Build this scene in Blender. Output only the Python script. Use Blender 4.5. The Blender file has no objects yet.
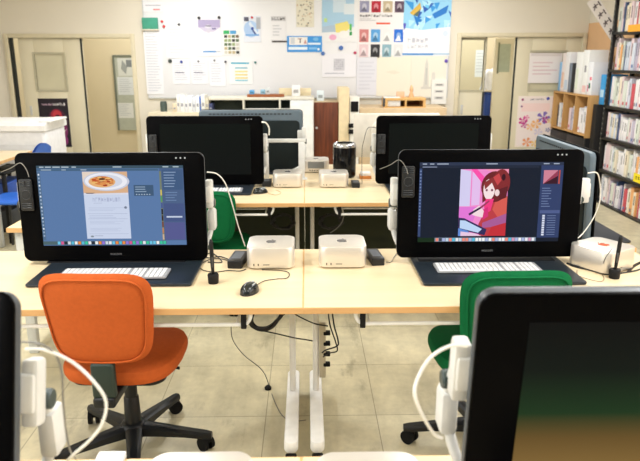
import bpy, bmesh, math, random
from mathutils import Vector, Matrix
random.seed(7)
S = bpy.context.scene
COL = S.collection
R = math.radians

# ------------------------------------------------------------------ camera
CAM = Vector((0, 0, 1.574)); F = 650.0
cam_d = bpy.data.cameras.new('camera'); cam = bpy.data.objects.new('camera', cam_d); COL.objects.link(cam)
cam.location = CAM; cam.rotation_euler = (R(90 - 15.0), 0, -R(1.19))
cam_d.sensor_width = 36; cam_d.lens = F * 36 / 640; cam_d.clip_start = .02
cam_d.dof.use_dof = True; cam_d.dof.focus_distance = 2.65; cam_d.dof.aperture_fstop = 5.0
S.camera = cam
RM = cam.rotation_euler.to_matrix()
def ray(px, py): return RM @ Vector(((px - 320) / F, -(py - 230.5) / F, -1))
def aty(px, py, Y): r = ray(px, py); return CAM + r * (Y / r.y)
def atz(px, py, Z): r = ray(px, py); return CAM + r * ((Z - CAM.z) / r.z)
def atx(px, py, X): r = ray(px, py); return CAM + r * (X / r.x)

# ------------------------------------------------------------------ materials
def lin(c): return tuple((v / 255 / 12.92) if v / 255 <= .04045 else ((v / 255 + .055) / 1.055) ** 2.4 for v in c)
MC = {}
def M(rgb, rough=.5, metal=0, spec=.5, var=.06, scale=18, bump=0, coat=0):
    k = (rgb, rough, metal, spec, var, scale, bump, coat)
    if k in MC: return MC[k]
    m = bpy.data.materials.new('paint_%d_%d_%d' % rgb); m.use_nodes = True
    nt = m.node_tree; b = nt.nodes['Principled BSDF']; L = lin(rgb)
    b.inputs['Roughness'].default_value = rough; b.inputs['Metallic'].default_value = metal
    b.inputs['Specular IOR Level'].default_value = spec; b.inputs['Coat Weight'].default_value = coat
    tc = nt.nodes.new('ShaderNodeTexCoord'); n = nt.nodes.new('ShaderNodeTexNoise')
    n.inputs['Scale'].default_value = scale; n.inputs['Detail'].default_value = 3
    nt.links.new(tc.outputs['Object'], n.inputs['Vector'])
    cr = nt.nodes.new('ShaderNodeValToRGB')
    cr.color_ramp.elements[0].position = .3; cr.color_ramp.elements[1].position = .7
    cr.color_ramp.elements[0].color = tuple(v * (1 - var) for v in L) + (1,)
    cr.color_ramp.elements[1].color = tuple(min(1, v * (1 + var)) for v in L) + (1,)
    nt.links.new(n.outputs['Fac'], cr.inputs['Fac']); nt.links.new(cr.outputs['Color'], b.inputs['Base Color'])
    if bump:
        n2 = nt.nodes.new('ShaderNodeTexNoise'); n2.inputs['Scale'].default_value = scale * 12
        nt.links.new(tc.outputs['Object'], n2.inputs['Vector'])
        bp = nt.nodes.new('ShaderNodeBump'); bp.inputs['Strength'].default_value = bump; bp.inputs['Distance'].default_value = .002
        nt.links.new(n2.outputs['Fac'], bp.inputs['Height']); nt.links.new(bp.outputs['Normal'], b.inputs['Normal'])
    MC[k] = m
    return m
def E(rgb, s=1.0):
    k = ('e', rgb, s)
    if k in MC: return MC[k]
    m = bpy.data.materials.new('screen_%d_%d_%d' % rgb); m.use_nodes = True
    b = m.node_tree.nodes['Principled BSDF']
    b.inputs['Base Color'].default_value = (.004, .004, .004, 1); b.inputs['Roughness'].default_value = .35
    b.inputs['Specular IOR Level'].default_value = .02
    b.inputs['Emission Color'].default_value = lin(rgb) + (1,); b.inputs['Emission Strength'].default_value = s
    MC[k] = m
    return m
def wood_mat(name, c0, c1, rough=.45, axis=0, sc=3.0, strength=1.0):
    m = bpy.data.materials.new(name); m.use_nodes = True; nt = m.node_tree; b = nt.nodes['Principled BSDF']
    tc = nt.nodes.new('ShaderNodeTexCoord'); mp = nt.nodes.new('ShaderNodeMapping')
    s = [sc * 9] * 3; s[axis] = sc * .6; mp.inputs['Scale'].default_value = s
    n = nt.nodes.new('ShaderNodeTexNoise'); n.inputs['Scale'].default_value = 1; n.inputs['Detail'].default_value = 6
    cr = nt.nodes.new('ShaderNodeValToRGB'); cr.color_ramp.elements[0].color = lin(c0) + (1,); cr.color_ramp.elements[1].color = lin(c1) + (1,)
    cr.color_ramp.elements[0].position = .3; cr.color_ramp.elements[1].position = .7
    nt.links.new(tc.outputs['Object'], mp.inputs['Vector']); nt.links.new(mp.outputs['Vector'], n.inputs['Vector'])
    nt.links.new(n.outputs['Fac'], cr.inputs['Fac']); nt.links.new(cr.outputs['Color'], b.inputs['Base Color'])
    b.inputs['Roughness'].default_value = rough; b.inputs['Specular IOR Level'].default_value = .35
    return m
def floor_mat():
    m = bpy.data.materials.new('floor_tile'); m.use_nodes = True; nt = m.node_tree; b = nt.nodes['Principled BSDF']
    N = nt.nodes.new; Lk = nt.links.new
    tc = N('ShaderNodeTexCoord'); mp = N('ShaderNodeMapping'); mp.inputs['Location'].default_value = (-.31 + 5, -.13 + 5, 0)
    Lk(tc.outputs['Object'], mp.inputs['Vector'])
    br = N('ShaderNodeTexBrick'); br.offset = 0; br.squash = 1; br.inputs['Scale'].default_value = 1
    br.inputs['Brick Width'].default_value = .5; br.inputs['Row Height'].default_value = .5
    br.inputs['Mortar Size'].default_value = .0022; br.inputs['Mortar Smooth'].default_value = .2; br.inputs['Bias'].default_value = 0
    br.inputs['Color1'].default_value = lin((230, 220, 186)) + (1,); br.inputs['Color2'].default_value = lin((220, 210, 176)) + (1,)
    br.inputs['Mortar'].default_value = lin((170, 160, 132)) + (1,)
    Lk(mp.outputs['Vector'], br.inputs['Vector'])
    def noise(sc, p0, p1, c0, c1, vs=(1, 1, 1)):
        mm = N('ShaderNodeMapping'); mm.inputs['Scale'].default_value = vs; Lk(tc.outputs['Object'], mm.inputs['Vector'])
        n = N('ShaderNodeTexNoise'); n.inputs['Scale'].default_value = sc; n.inputs['Detail'].default_value = 8; n.inputs['Roughness'].default_value = .65
        Lk(mm.outputs['Vector'], n.inputs['Vector'])
        c = N('ShaderNodeValToRGB'); c.color_ramp.elements[0].position = p0; c.color_ramp.elements[1].position = p1
        c.color_ramp.elements[0].color = (c0, c0, c0, 1); c.color_ramp.elements[1].color = (c1, c1, c1, 1)
        Lk(n.outputs['Fac'], c.inputs['Fac']); return c.outputs['Color']
    def mul(a, bb):
        x = N('ShaderNodeMix'); x.data_type = 'RGBA'; x.blend_type = 'MULTIPLY'; x.inputs['Factor'].default_value = 1
        Lk(a, x.inputs[6]); Lk(bb, x.inputs[7]); return x.outputs[2]
    c = mul(br.outputs['Color'], noise(2.2, .3, .7, .76, 1.0))
    c = mul(c, noise(9, .35, .6, .84, 1.0))
    c = mul(c, noise(6, .32, .42, .66, 1.0, (1, .35, 1)))
    c = mul(c, noise(3.1, .40, .60, .82, 1.0, (1.8, .6, 1)))
    c = mul(c, noise(70, .22, .30, .60, 1.0))
    Lk(c, b.inputs['Base Color']); b.inputs['Roughness'].default_value = .42; b.inputs['Specular IOR Level'].default_value = .4
    return m
def glass_mat():
    m = bpy.data.materials.new('window_glass'); m.use_nodes = True; b = m.node_tree.nodes['Principled BSDF']
    b.inputs['Base Color'].default_value = (.9, .95, .95, 1); b.inputs['Roughness'].default_value = .05
    b.inputs['Transmission Weight'].default_value = 1; b.inputs['IOR'].default_value = 1.02
    return m
def screen_grad(name, stops, k=1.0):      # colour gradient given off dimly by a display, bottom to top
    m = bpy.data.materials.new(name); m.use_nodes = True; nt = m.node_tree; b = nt.nodes['Principled BSDF']
    tc = nt.nodes.new('ShaderNodeTexCoord'); sp = nt.nodes.new('ShaderNodeSeparateXYZ'); cr = nt.nodes.new('ShaderNodeValToRGB')
    nt.links.new(tc.outputs['Generated'], sp.inputs[0]); nt.links.new(sp.outputs['Z'], cr.inputs['Fac'])
    e = cr.color_ramp.elements
    while len(e) < len(stops): e.new(.5)
    for q, (p, c) in enumerate(stops): e[q].position = p; e[q].color = lin(c) + (1,)
    nt.links.new(cr.outputs['Color'], b.inputs['Emission Color']); b.inputs['Emission Strength'].default_value = k
    b.inputs['Base Color'].default_value = (.004, .004, .004, 1); b.inputs['Roughness'].default_value = .3; b.inputs['Specular IOR Level'].default_value = .02
    return m

BLACK = M((7, 7, 8), .30, spec=.025); BLACKM = M((20, 20, 22), .6, spec=.25); BLACKP = M((16, 18, 21), .42, spec=.35)
GLASSB = M((6, 6, 7), .22, spec=.02); SLATE = M((32, 40, 48), .35, spec=.4); GREYB = M((92, 106, 116), .5, spec=.3)
WHITEP = M((214, 215, 212), .4); WHITEM = M((242, 242, 240), .32, spec=.5); GREYW = M((196, 198, 194), .45)
SILVER = M((224, 219, 211), .36, metal=.65, spec=.5, var=.01); ALU = M((205, 206, 206), .4, metal=.35)
RUB = M((16, 16, 17), .75, spec=.2); CABLEB = M((18, 18, 20), .5); CABLEW = M((235, 235, 230), .45); CABLEG = M((120, 118, 112), .5)
DESK = wood_mat('desk_laminate', (217, 198, 160), (229, 209, 173), .34, 0, 2.2)
EDGE = wood_mat('desk_edge_maple', (200, 154, 100), (216, 172, 118), .5, 0, 3)
ORANGE = M((188, 90, 40), .85, spec=.15, var=.05, scale=60, bump=.35)
GREEN = M((14, 98, 56), .9, spec=.12, var=.06, scale=60, bump=.35)
WALL = M((224, 217, 202), .8, var=.02, scale=2, bump=.05); TRIM = M((214, 204, 176), .55, var=.03)
DOORM = M((220, 212, 186), .55, var=.02, scale=3); OAK = wood_mat('shelf_oak', (186, 140, 84), (206, 164, 108), .5, 2)
DARKWOOD = wood_mat('cabinet_dark_wood', (74, 32, 14), (120, 60, 30), .45, 2, 4)
PAPER = M((236, 236, 238), .85, var=.01)

# ------------------------------------------------------------------ mesh tools
def tag(o, label, cat, group=None, kind=None):
    if label: o['label'] = label
    if cat: o['category'] = cat
    if group: o['group'] = group
    if kind: o['kind'] = kind
    return o
def thing(name, label, cat, loc=(0, 0, 0), rz=0, group=None):
    o = bpy.data.objects.new(name, None); COL.objects.link(o); o.empty_display_size = .05
    o.location = loc; o.rotation_euler = (0, 0, rz)
    return tag(o, label, cat, group)
def copy_tree(o, parent=None, loc=None, rz=None, label=None, group=None):
    c = o.copy(); COL.objects.link(c)
    if parent: c.parent = parent
    if loc is not None: c.location = loc
    if rz is not None: c.rotation_euler = (0, 0, rz)
    if label: c['label'] = label
    if group: c['group'] = group
    for ch in list(o.children): copy_tree(ch, c)
    return c
class MB:
    def __init__(s): s.b = bmesh.new(); s.mats = []
    def mi(s, m):
        if m not in s.mats: s.mats.append(m)
        return s.mats.index(m)
    def _fin(s, geom_faces, m, smooth=False):
        i = s.mi(m)
        for f in geom_faces: f.material_index = i; f.smooth = smooth
    def box(s, x0, x1, y0, y1, z0, z1, m, bev=0, seg=2, mtx=None):
        t = bmesh.new(); bmesh.ops.create_cube(t, size=1)
        for v in t.verts: v.co = Vector(((x0 + x1) / 2 + v.co.x * (x1 - x0), (y0 + y1) / 2 + v.co.y * (y1 - y0), (z0 + z1) / 2 + v.co.z * (z1 - z0)))
        if bev: bmesh.ops.bevel(t, geom=list(t.edges), offset=bev, segments=seg, profile=.5, affect='EDGES')
        s._merge(t, m, bev > 0 and seg > 1, mtx); return s
    def rbox(s, w, d, h, r, m, c=(0, 0, 0), axis='z', ed=.003, seg=8, mtx=None, taper=1.0):
        """slab with rounded outline: w x d outline rounded by r, height h along axis; ed = small edge bevel"""
        pts = []
        for (cx, cy, a0) in ((w/2-r, d/2-r, 0), (-w/2+r, d/2-r, 90), (-w/2+r, -d/2+r, 180), (w/2-r, -d/2+r, 270)):
            for q in range(seg + 1):
                a = R(a0 + 90 * q / seg); pts.append((cx + r * math.cos(a), cy + r * math.sin(a)))
        n = len(pts); t = bmesh.new(); rings = []
        def scl(p, e): 
            k = Vector(p); L = k.length; return ((p[0]) * (1 - 2 * e / w), (p[1]) * (1 - 2 * e / d))
        prof = [(ed, 0), (ed * .3, ed * .3), (0, ed), (0, h - ed), (ed * .3, h - ed * .3), (ed, h)]
        for e, z in prof:
            k = 1 + (taper - 1) * z / h
            rings.append([t.verts.new((scl(p, e)[0] * k, scl(p, e)[1] * k, z - h / 2)) for p in pts])
        for a, b2 in zip(rings, rings[1:]):
            for q in range(n): t.faces.new((a[q], a[(q + 1) % n], b2[(q + 1) % n], b2[q]))
        t.faces.new(rings[0][::-1]); t.faces.new(rings[-1])
        Q = Matrix.Identity(3)
        if axis == 'y': Q = Matrix(((1, 0, 0), (0, 0, -1), (0, 1, 0)))      # outline in xz, thickness along -y..y
        if axis == 'x': Q = Matrix(((0, 0, 1), (1, 0, 0), (0, 1, 0)))
        for v in t.verts: v.co = Q @ v.co + Vector(c)
        s._merge(t, m, True, mtx); return s
    def _merge(s, t, m, smooth, mtx=None):
        i = s.mi(m)
        vm = {}
        for v in t.verts: vm[v] = s.b.verts.new(mtx @ v.co if mtx is not None else v.co)
        for f in t.faces:
            try: nf = s.b.faces.new([vm[v] for v in f.verts])
            except ValueError: continue
            nf.material_index = i; nf.smooth = smooth
        t.free()
    def prism(s, pts, y0, y1, m, plane='xz', smooth=False):
        mk = {'xz': lambda p, q: (p[0], q, p[1]), 'xy': lambda p, q: (p[0], p[1], q), 'yz': lambda p, q: (q, p[0], p[1])}[plane]
        a = [s.b.verts.new(mk(p, y0)) for p in pts]; b = [s.b.verts.new(mk(p, y1)) for p in pts]; n = len(pts); fs = []
        for q in range(n): fs.append(s.b.faces.new((a[q], a[(q+1) % n], b[(q+1) % n], b[q])))
        fs.append(s.b.faces.new(a[::-1])); fs.append(s.b.faces.new(b)); s._fin(fs, m, smooth); return s
    def tube(s, pts, r, m, seg=10, smooth_path=True, closed=False):
        P = [Vector(p) for p in pts]
        if smooth_path and len(P) > 2:
            o = []
            for q in range(len(P) - 1):
                p0 = P[max(q-1, 0)]; p1 = P[q]; p2 = P[q+1]; p3 = P[min(q+2, len(P)-1)]
                for k in range(6):
                    t = k / 6
                    o.append(.5 * ((2*p1) + (-p0+p2)*t + (2*p0-5*p1+4*p2-p3)*t*t + (-p0+3*p1-3*p2+p3)*t**3))
            o.append(P[-1]); P = o
        rings = []; up = Vector((0, 0, 1)); pn = None
        for q, p in enumerate(P):
            d = (P[min(q+1, len(P)-1)] - P[max(q-1, 0)]).normalized()
            nrm = d.cross(up) if pn is None else (pn - d * pn.dot(d))
            if nrm.length < 1e-4: nrm = d.cross(Vector((1, 0, 0)))
            nrm.normalize(); pn = nrm; bn = d.cross(nrm)
            rr = r if not callable(r) else r(q / (len(P) - 1))
            rings.append([s.b.verts.new(p + (nrm * math.cos(2*math.pi*k/seg) + bn * math.sin(2*math.pi*k/seg)) * rr) for k in range(seg)])
        fs = []
        for a, b in zip(rings, rings[1:]):
            for k in range(seg): fs.append(s.b.faces.new((a[k], a[(k+1) % seg], b[(k+1) % seg], b[k])))
        fs.append(s.b.faces.new(rings[0][::-1])); fs.append(s.b.faces.new(rings[-1])); s._fin(fs, m, True); return s
    def lathe(s, prof, m, c=(0, 0, 0), seg=32, axis='z', smooth=True):
        rings = []
        mk = {'z': lambda a, r, h: (r*math.cos(a), r*math.sin(a), h), 'x': lambda a, r, h: (h, r*math.cos(a), r*math.sin(a)), 'y': lambda a, r, h: (r*math.sin(a), h, r*math.cos(a))}[axis]
        for r, h in prof:
            r = max(r, 1e-4)
            rings.append([s.b.verts.new(Vector(mk(2*math.pi*k/seg, r, h)) + Vector(c)) for k in range(seg)])
        fs = []
        for a, b in zip(rings, rings[1:]):
            for k in range(seg): fs.append(s.b.faces.new((a[k], a[(k+1) % seg], b[(k+1) % seg], b[k])))
        fs.append(s.b.faces.new(rings[0][::-1])); fs.append(s.b.faces.new(rings[-1])); s._fin(fs, m, smooth); return s
    def grid(s, fn, nu, nv, m, th=None):
        """surface fn(u,v)->(x,y,z), optionally with thickness through normal offset vector fn"""
        V = [[s.b.verts.new(fn(i / nu, j / nv)) for i in range(nu + 1)] for j in range(nv + 1)]; fs = []
        for j in range(nv):
            for i in range(nu): fs.append(s.b.faces.new((V[j][i], V[j][i+1], V[j+1][i+1], V[j+1][i])))
        s._fin(fs, m, True); return V
    def build(s, name, parent=None, loc=(0, 0, 0), rot=(0, 0, 0), auto=True):
        bmesh.ops.recalc_face_normals(s.b, faces=s.b.faces)
        me = bpy.data.meshes.new(name); s.b.to_mesh(me); s.b.free()
        for m in s.mats: me.materials.append(m)
        if auto: 
            try: me.set_sharp_from_angle(angle=R(38))
            except Exception: pass
        o = bpy.data.objects.new(name, me); COL.objects.link(o); o.location = loc; o.rotation_euler = rot
        if parent: o.parent = parent
        return o
def struct(mb, name, **k): o = mb.build(name, **k); o['kind'] = 'structure'; return o

def flat(mb, w, h, base, shapes, th=.0015, mat=None, back=None):
    """a printed sheet standing in the xz plane facing -y, corner 0,0 at upper left (u right, v down)"""
    mat = mat or (lambda c: M(c, .8, var=.005))
    mb.box(0, w, 0, th, -h, 0, back or mat(base))
    if back:
        vs = [mb.b.verts.new(p) for p in ((0, -.0002, 0), (w, -.0002, 0), (w, -.0002, -h), (0, -.0002, -h))]
        mb._fin([mb.b.faces.new(vs)], mat(base))
    N = len(shapes)
    for k, sh in enumerate(shapes):
        y = -.0004 - .0022 * (k + 1) / max(N, 12)
        if sh[0] == 'r': pts = [(sh[1], sh[2]), (sh[3], sh[2]), (sh[3], sh[4]), (sh[1], sh[4])]; c = sh[5]
        elif sh[0] == 'p': pts = sh[1]; c = sh[2]
        elif sh[0] == 'e': pts = [(sh[1] + sh[3] * math.cos(a * math.pi / 12), sh[2] + sh[4] * math.sin(a * math.pi / 12)) for a in range(24)]; c = sh[5]
        vs = [mb.b.verts.new((u * w, y, -v * h)) for u, v in pts]
        mb._fin([mb.b.faces.new(vs)], mat(c))
    return mb
def lines(u0, u1, v0, v1, n, c, ragged=True, fill=.4):
    out = []; dv = (v1 - v0) / n
    for k in range(n):
        e = u1 if not ragged else u0 + (u1 - u0) * random.uniform(.6, 1)
        out.append(('r', u0, v0 + k * dv, e, v0 + k * dv + dv * fill, c))
    return out
def glyphs(u0, u1, v0, v1, n, c):
    """a run of small strokes standing for print too small to read"""
    out = []; du = (u1 - u0) / n
    for k in range(n):
        a = u0 + k * du; 
        out.append(('r', a + du * .1, v0, a + du * .25, v1, c)); out.append(('r', a + du * .1, v0 + (v1-v0) * random.choice((0, .4, .8)), a + du * .8, v0 + (v1-v0) * random.choice((.9, 1.0, .95)) if False else v0 + (v1-v0) * .2 + (v1-v0) * random.choice((0, .4, .8)), c))
        if random.random() < .6: out.append(('r', a + du * .62, v0 + (v1-v0) * .2, a + du * .78, v1, c))
    return out
def text_mesh(name, body, size, m, parent=None, loc=(0, 0, 0), rot=(R(90), 0, 0), depth=.0004, align='CENTER'):
    cu = bpy.data.curves.new(name, 'FONT'); cu.body = body; cu.size = size; cu.extrude = depth; cu.align_x = align
    t = bpy.data.objects.new(name + '_tmp', cu); COL.objects.link(t)
    dg = bpy.context.evaluated_depsgraph_get(); me = bpy.data.meshes.new_from_object(t.evaluated_get(dg)); bpy.data.objects.remove(t)
    me.materials.clear(); me.materials.append(m)
    o = bpy.data.objects.new(name, me); COL.objects.link(o); o.location = loc; o.rotation_euler = rot
    if parent: o.parent = parent
    return o

# ------------------------------------------------------------------ the room
YW = 8.4; XR = 3.52; XL = -3.74; YB = -3.2; H = 2.75
struct(MB().box(XL - .1, XR + .1, YB - .1, YW + 3.2, -.1, 0, floor_mat()), 'floor')
struct(MB().box(XL - .1, XR + .1, YB - .1, YW + 3.2, H, H + .1, M((236, 234, 228), .9, var=.01)), 'ceiling')
struct(MB().box(XL - .12, XL, YB, YW, 0, H, WALL), 'wall_left')
PEACH = M((226, 184, 140), .8, var=.03, scale=3)
ww = MB(); ww.box(XR, XR + .12, YB, YW, 0, 1.97, PEACH); ww.box(XR, XR + .12, YB, YW, 1.97, H, WALL); struct(ww, 'wall_right')
# left opening, whiteboard part, right opening
zt = aty(70, 38, YW).z; zt2 = aty(520, 37, YW).z
xa0 = aty(11, 60, YW).x; xa1 = aty(132, 60, YW).x; xb0 = aty(460, 60, YW).x; xb1 = aty(590, 60, YW).x
wf = MB()
wf.box(XL, xa0, YW, YW + .12, 0, H, WALL); wf.box(xa0, xa1, YW, YW + .12, zt, H, WALL); wf.box(xa1, xb0, YW, YW + .12, 0, H, WALL)
wf.box(xb0, min(xb1, XR), YW, YW + .12, zt2, H, WALL); wf.box(min(xb1, XR - .001), XR, YW, YW + .12, 0, H, WALL)
struct(wf, 'wall_far')
bw = MB(); bw.box(XL, XR, YB - .1, YB, 0, .9, M((176, 128, 76), .5)); bw.box(XL, XR, YB - .1, YB, .9, 1.0, TRIM)
bw.box(XL, XR, YB - .1, YB, 1.0, 2.1, M((40, 84, 62), .6)); bw.box(XL, XR, YB - .1, YB, 2.1, H, WALL); struct(bw, 'wall_back')
# corridor beyond the two openings
cw = M((214, 202, 172), .8, var=.02, scale=2)
struct(MB().box(XL - .1, XR + .1, YW + 2.2, YW + 2.3, 0, H, cw), 'wall_corridor')
struct(MB().box(-.2, 0, YW + .13, YW + 2.2, 0, H, cw), 'wall_corridor_middle')
struct(MB().box(XL - .2, XL - .1, YW + .13, YW + 2.2, 0, H, cw), 'wall_corridor_left'); struct(MB().box(XR + .1, XR + .2, YW + .13, YW + 2.2, 0, H, cw), 'wall_corridor_right')
def casing(name, x0, x1, z1):
    t = MB(); w = .05
    t.box(x0 - w, x0, YW - .025, YW + .13, 0, z1 + w, TRIM, .004); t.box(x1, x1 + w, YW - .025, YW + .13, 0, z1 + w, TRIM, .004)
    t.box(x0, x1, YW - .025, YW + .13, z1, z1 + w, TRIM, .004); return struct(t, name)
casing('trim_1', xa0, xa1, zt); casing('trim_2', xb0, min(xb1, XR - .06), zt2)
for nm, x0, x1 in (('baseboard_far', xa1 + .05, xb0 - .05),):
    struct(MB().box(x0, x1, YW - .012, YW, 0, .08, TRIM), nm)
struct(MB().box(XL, XL + .012, YB, YW - .03, 0, .08, TRIM), 'baseboard_left')
GL = glass_mat()
def sliding_door(name, label, x0, x1, z1, y, win, strip='right', hollow=False):
    """win = (x0,x1,z0,z1) of the pane"""
    t = MB(); th = .035
    a, b, c, d = win
    t.box(x0, a, y, y + th, .01, z1, DOORM, .002); t.box(b, x1, y, y + th, .01, z1, DOORM, .002)
    t.box(a, b, y, y + th, .01, c, DOORM, .002); t.box(a, b, y, y + th, d, z1, DOORM, .002)
    o = struct(t, name); 
    f = MB(); k = .022
    fm = M((186, 180, 156), .5)
    f.box(a - k, a, y - .008, y + th + .008, c - k, d + k, fm); f.box(b, b + k, y - .008, y + th + .008, c - k, d + k, fm)
    f.box(a, b, y - .008, y + th + .008, d, d + k, fm); f.box(a, b, y - .008, y + th + .008, c - k, c, fm); f.build('window_frame', o)
    g = MB().box(a, b, y + .012, y + .018, c, d, GL if hollow else M((206, 200, 172), .25, var=.05, scale=4)); g.build('pane', o)
    s = MB(); xs = x1 if strip == 'right' else x0
    s.box(xs - .022 if strip == 'right' else xs, xs if strip == 'right' else xs + .022, y - .006, y, .01, z1, M((30, 38, 36), .6)); s.build('rubber_edge', o)
    hx = x0 + .07 if strip == 'right' else x1 - .07
    MB().box(hx - .015, hx + .015, y - .006, y + .001, .85, .97, ALU, .003).build('door_handle', o)
    return o
Yd = YW + .02
p = aty(82, 38, Yd); a = aty(34, 54, Yd); b = aty(67, 90, Yd)
sliding_door('door_1', '', aty(20, 60, Yd).x, aty(83.5, 60, Yd).x, zt - .004, Yd, (a.x, b.x, b.z, a.z))
a = aty(532, 52, Yd); b = aty(562, 90, Yd)
sliding_door('door_2', '', aty(514, 60, Yd).x, min(xb1, XR - .06) - .002, zt2 - .004, Yd, (a.x, b.x, b.z, a.z), 'left')
Yd2 = YW + .07
a = aty(463, 40, Yd2); b = aty(482, 90, Yd2)
sliding_door('door_3', '', xb0 + .002, aty(486, 60, Yd2).x, zt2 - .004, Yd2, (xb0 + .03, b.x, b.z, a.z), 'right', True)
# jamb strip left of the first door
struct(MB().box(aty(12, 60, YW - .03).x, aty(15.5, 60, YW - .03).x, YW - .032, YW - .026, 0, zt, M((28, 32, 30), .6)), 'trim_3')
# corridor: door leaf with a window beyond the right opening
Yc = YW + .55
a = aty(500, 44, Yc); b = aty(509, 72, Yc); o = aty(496, 36, Yc)
dd = MB(); dd.box(o.x, aty(516, 40, Yc).x, Yc, Yc + .04, 0, zt2, DOORM, .002); dd.box(a.x, b.x, Yc - .004, Yc, b.z, a.z, M((172, 180, 160), .3)); dd.box(a.x - .02, a.x, Yc - .008, Yc, b.z - .02, a.z + .02, M((120, 122, 96), .5))
struct(dd, 'door_4')

# lights: ceiling lamps of the room and daylight windows
def area(name, loc, rot, sx, sy, e, col=(1, 1, 1)):
    l = bpy.data.lights.new(name, 'AREA'); l.shape = 'RECTANGLE'; l.size = sx; l.size_y = sy; l.energy = e; l.color = col
    o = bpy.data.objects.new(name, l); COL.objects.link(o); o.location = loc; o.rotation_euler = rot; return o
for q, (x, y) in enumerate(((-1.6, 1.6), (1.6, 1.6), (-1.6, 4.3), (1.6, 4.3), (-1.6, 6.9), (1.6, 6.9), (-1.6, -1.2), (1.6, -1.2))):
    area('ceiling_light_source', (x, y, H - .075), (0, 0, 0), .3, 1.25, 52 if y < 6 else 40, (.985, .992, 1))
area('corridor_light_source', (-2.4, YW + 1.2, H - .1), (0, 0, 0), 1.2, .6, 38, (1, .98, .93))
area('corridor_light_source', (2.4, YW + 1.2, H - .1), (0, 0, 0), 1.2, .6, 44, (1, .98, .95))
area('window_daylight', (XL + .05, .2, 1.7), (0, R(-90), 0), 1.3, 3.6, 60, (.93, .97, 1))
area('window_daylight', (XR - .05, .8, 1.75), (0, R(90), 0), 1.2, 3.6, 45, (.95, .98, 1))
w = bpy.data.worlds.new('world'); S.world = w; w.use_nodes = True
w.node_tree.nodes['Background'].inputs[0].default_value = (.85, .92, 1, 1); w.node_tree.nodes['Background'].inputs[1].default_value = .6
first = None
for q, (x, y) in enumerate(((-1.6, 1.6), (1.6, 1.6), (-1.6, 4.3), (1.6, 4.3), (-1.6, 6.9), (1.6, 6.9), (-1.6, -1.2), (1.6, -1.2))):
    pass

# ------------------------------------------------------------------ desks
DZ = .72; DL = 1.5; DD = .72
def make_desk():
    t = thing('office_desk', 'x', 'desk')
    MB().box(-DL/2 + .003, DL/2 - .003, .003, DD - .003, DZ - .024, DZ, DESK, .0015, 1).build('tabletop', t)
    e = MB(); r = .0
    e.box(-DL/2, DL/2, -.001, .003, DZ - .025, DZ - .0015, EDGE, .001, 1); e.box(-DL/2, DL/2, DD - .003, DD + .001, DZ - .025, DZ - .0015, EDGE, .001, 1)
    e.box(-DL/2, -DL/2 + .003, .003, DD - .003, DZ - .025, DZ - .0015, EDGE); e.box(DL/2 - .003, DL/2, .003, DD - .003, DZ - .025, DZ - .0015, EDGE); e.build('edge_band', t)
    b = MB(); b.box(-DL/2 + .07, DL/2 - .07, .50, .54, DZ - .075, DZ - .026, GREYW, .004); b.box(-DL/2 + .10, DL/2 - .10, .10, .13, DZ - .052, DZ - .026, GREYW, .003); b.build('under_beam', t)
    for sx in (-1, 1):
        x = sx * (DL/2 - .052)
        MB()  .rbox(.028, .060, DZ - .026 - .07, .012, WHITEM, (x, .53, .07 + (DZ - .096)/2)).build('post', t)
        f = MB(); f.rbox(.056, .62, .05, .024, WHITEM, (x, .405, .093), ed=.01); f.build('foot_beam', t)
        for y in (.082, .68):
            c = MB(); c.lathe([(.001, -.019), (.026, -.019), (.029, -.012), (.029, .012), (.026, .019), (.001, .019)], RUB, (x, y - .012 if y < .3 else y, .029), 20, 'x')
            c.box(x - .022, x + .022, y - .03, y + .022, .040, .069, RUB, .006); c.build('caster', t)
        s = MB(); s.box(x - .02, x + .02, .10, .60, DZ - .046, DZ - .026, GREYW, .004); s.build('side_bracket', t)
    k = MB(); xe = DL/2 - .19; zb = DZ - .082
    k.tube([(-xe, .045, DZ - .03), (-xe, .045, zb + .03), (-xe + .012, .045, zb + .008), (-xe + .035, .045, zb), (-xe + .06, .045, zb), (0, .045, zb), (xe - .06, .045, zb), (xe - .035, .045, zb), (xe - .012, .045, zb + .008), (xe, .045, zb + .03), (xe, .045, DZ - .03)], .0075, WHITEM)
    k.tube([(-xe + .05, .045, zb), (-xe + .05, .30, zb), (-xe + .05, .42, zb + .01), (-xe + .05, .44, DZ - .04)], .005, WHITEM)
    k.tube([(xe - .05, .045, zb), (xe - .05, .30, zb), (xe - .05, .42, zb + .01), (xe - .05, .44, DZ - .04)], .005, WHITEM)
    k.tube([(-xe + .05, .2, zb), (xe - .05, .2, zb)], .004, WHITEM); k.build('book_rack', t)
    for sx in (-1, 1):
        c = MB(); c.box(sx*(xe - .025) - .010, sx*(xe - .025) + .010, .034, .058, zb - .014, DZ - .026, BLACKM, .003); c.build('rack_clip', t)
    return t
ROW = (.54, 2.141, 3.83)
desk0 = make_desk()
spots = [
 ((-.765, ROW[1]), 0, 'maple topped desk with white legs carrying the display that shows the pasta page', None),
 ((.735, ROW[1]), 0, 'maple topped desk with white legs carrying the display that shows the pink drawing', None),
 ((-.765, ROW[2]), 0, 'maple desk at left of the aisle gap, behind the pasta page display', None),
 ((.735, ROW[2]), 0, 'maple desk at right of the aisle gap, behind the pink drawing display', None),
 ((-.765, ROW[0]), 0, 'maple desk edge at the bottom left of the photo under a silver computer', None),
 ((.735, ROW[0]), 0, 'maple desk edge at the bottom right of the photo under a big blank display', None),
 ((-.765, 5.28), math.pi, 'maple desk in the farthest row, left of the black cylinder computer', None),
 ((.735, 5.28), math.pi, 'maple desk in the farthest row, under the black cylinder computer', None)]
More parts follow.
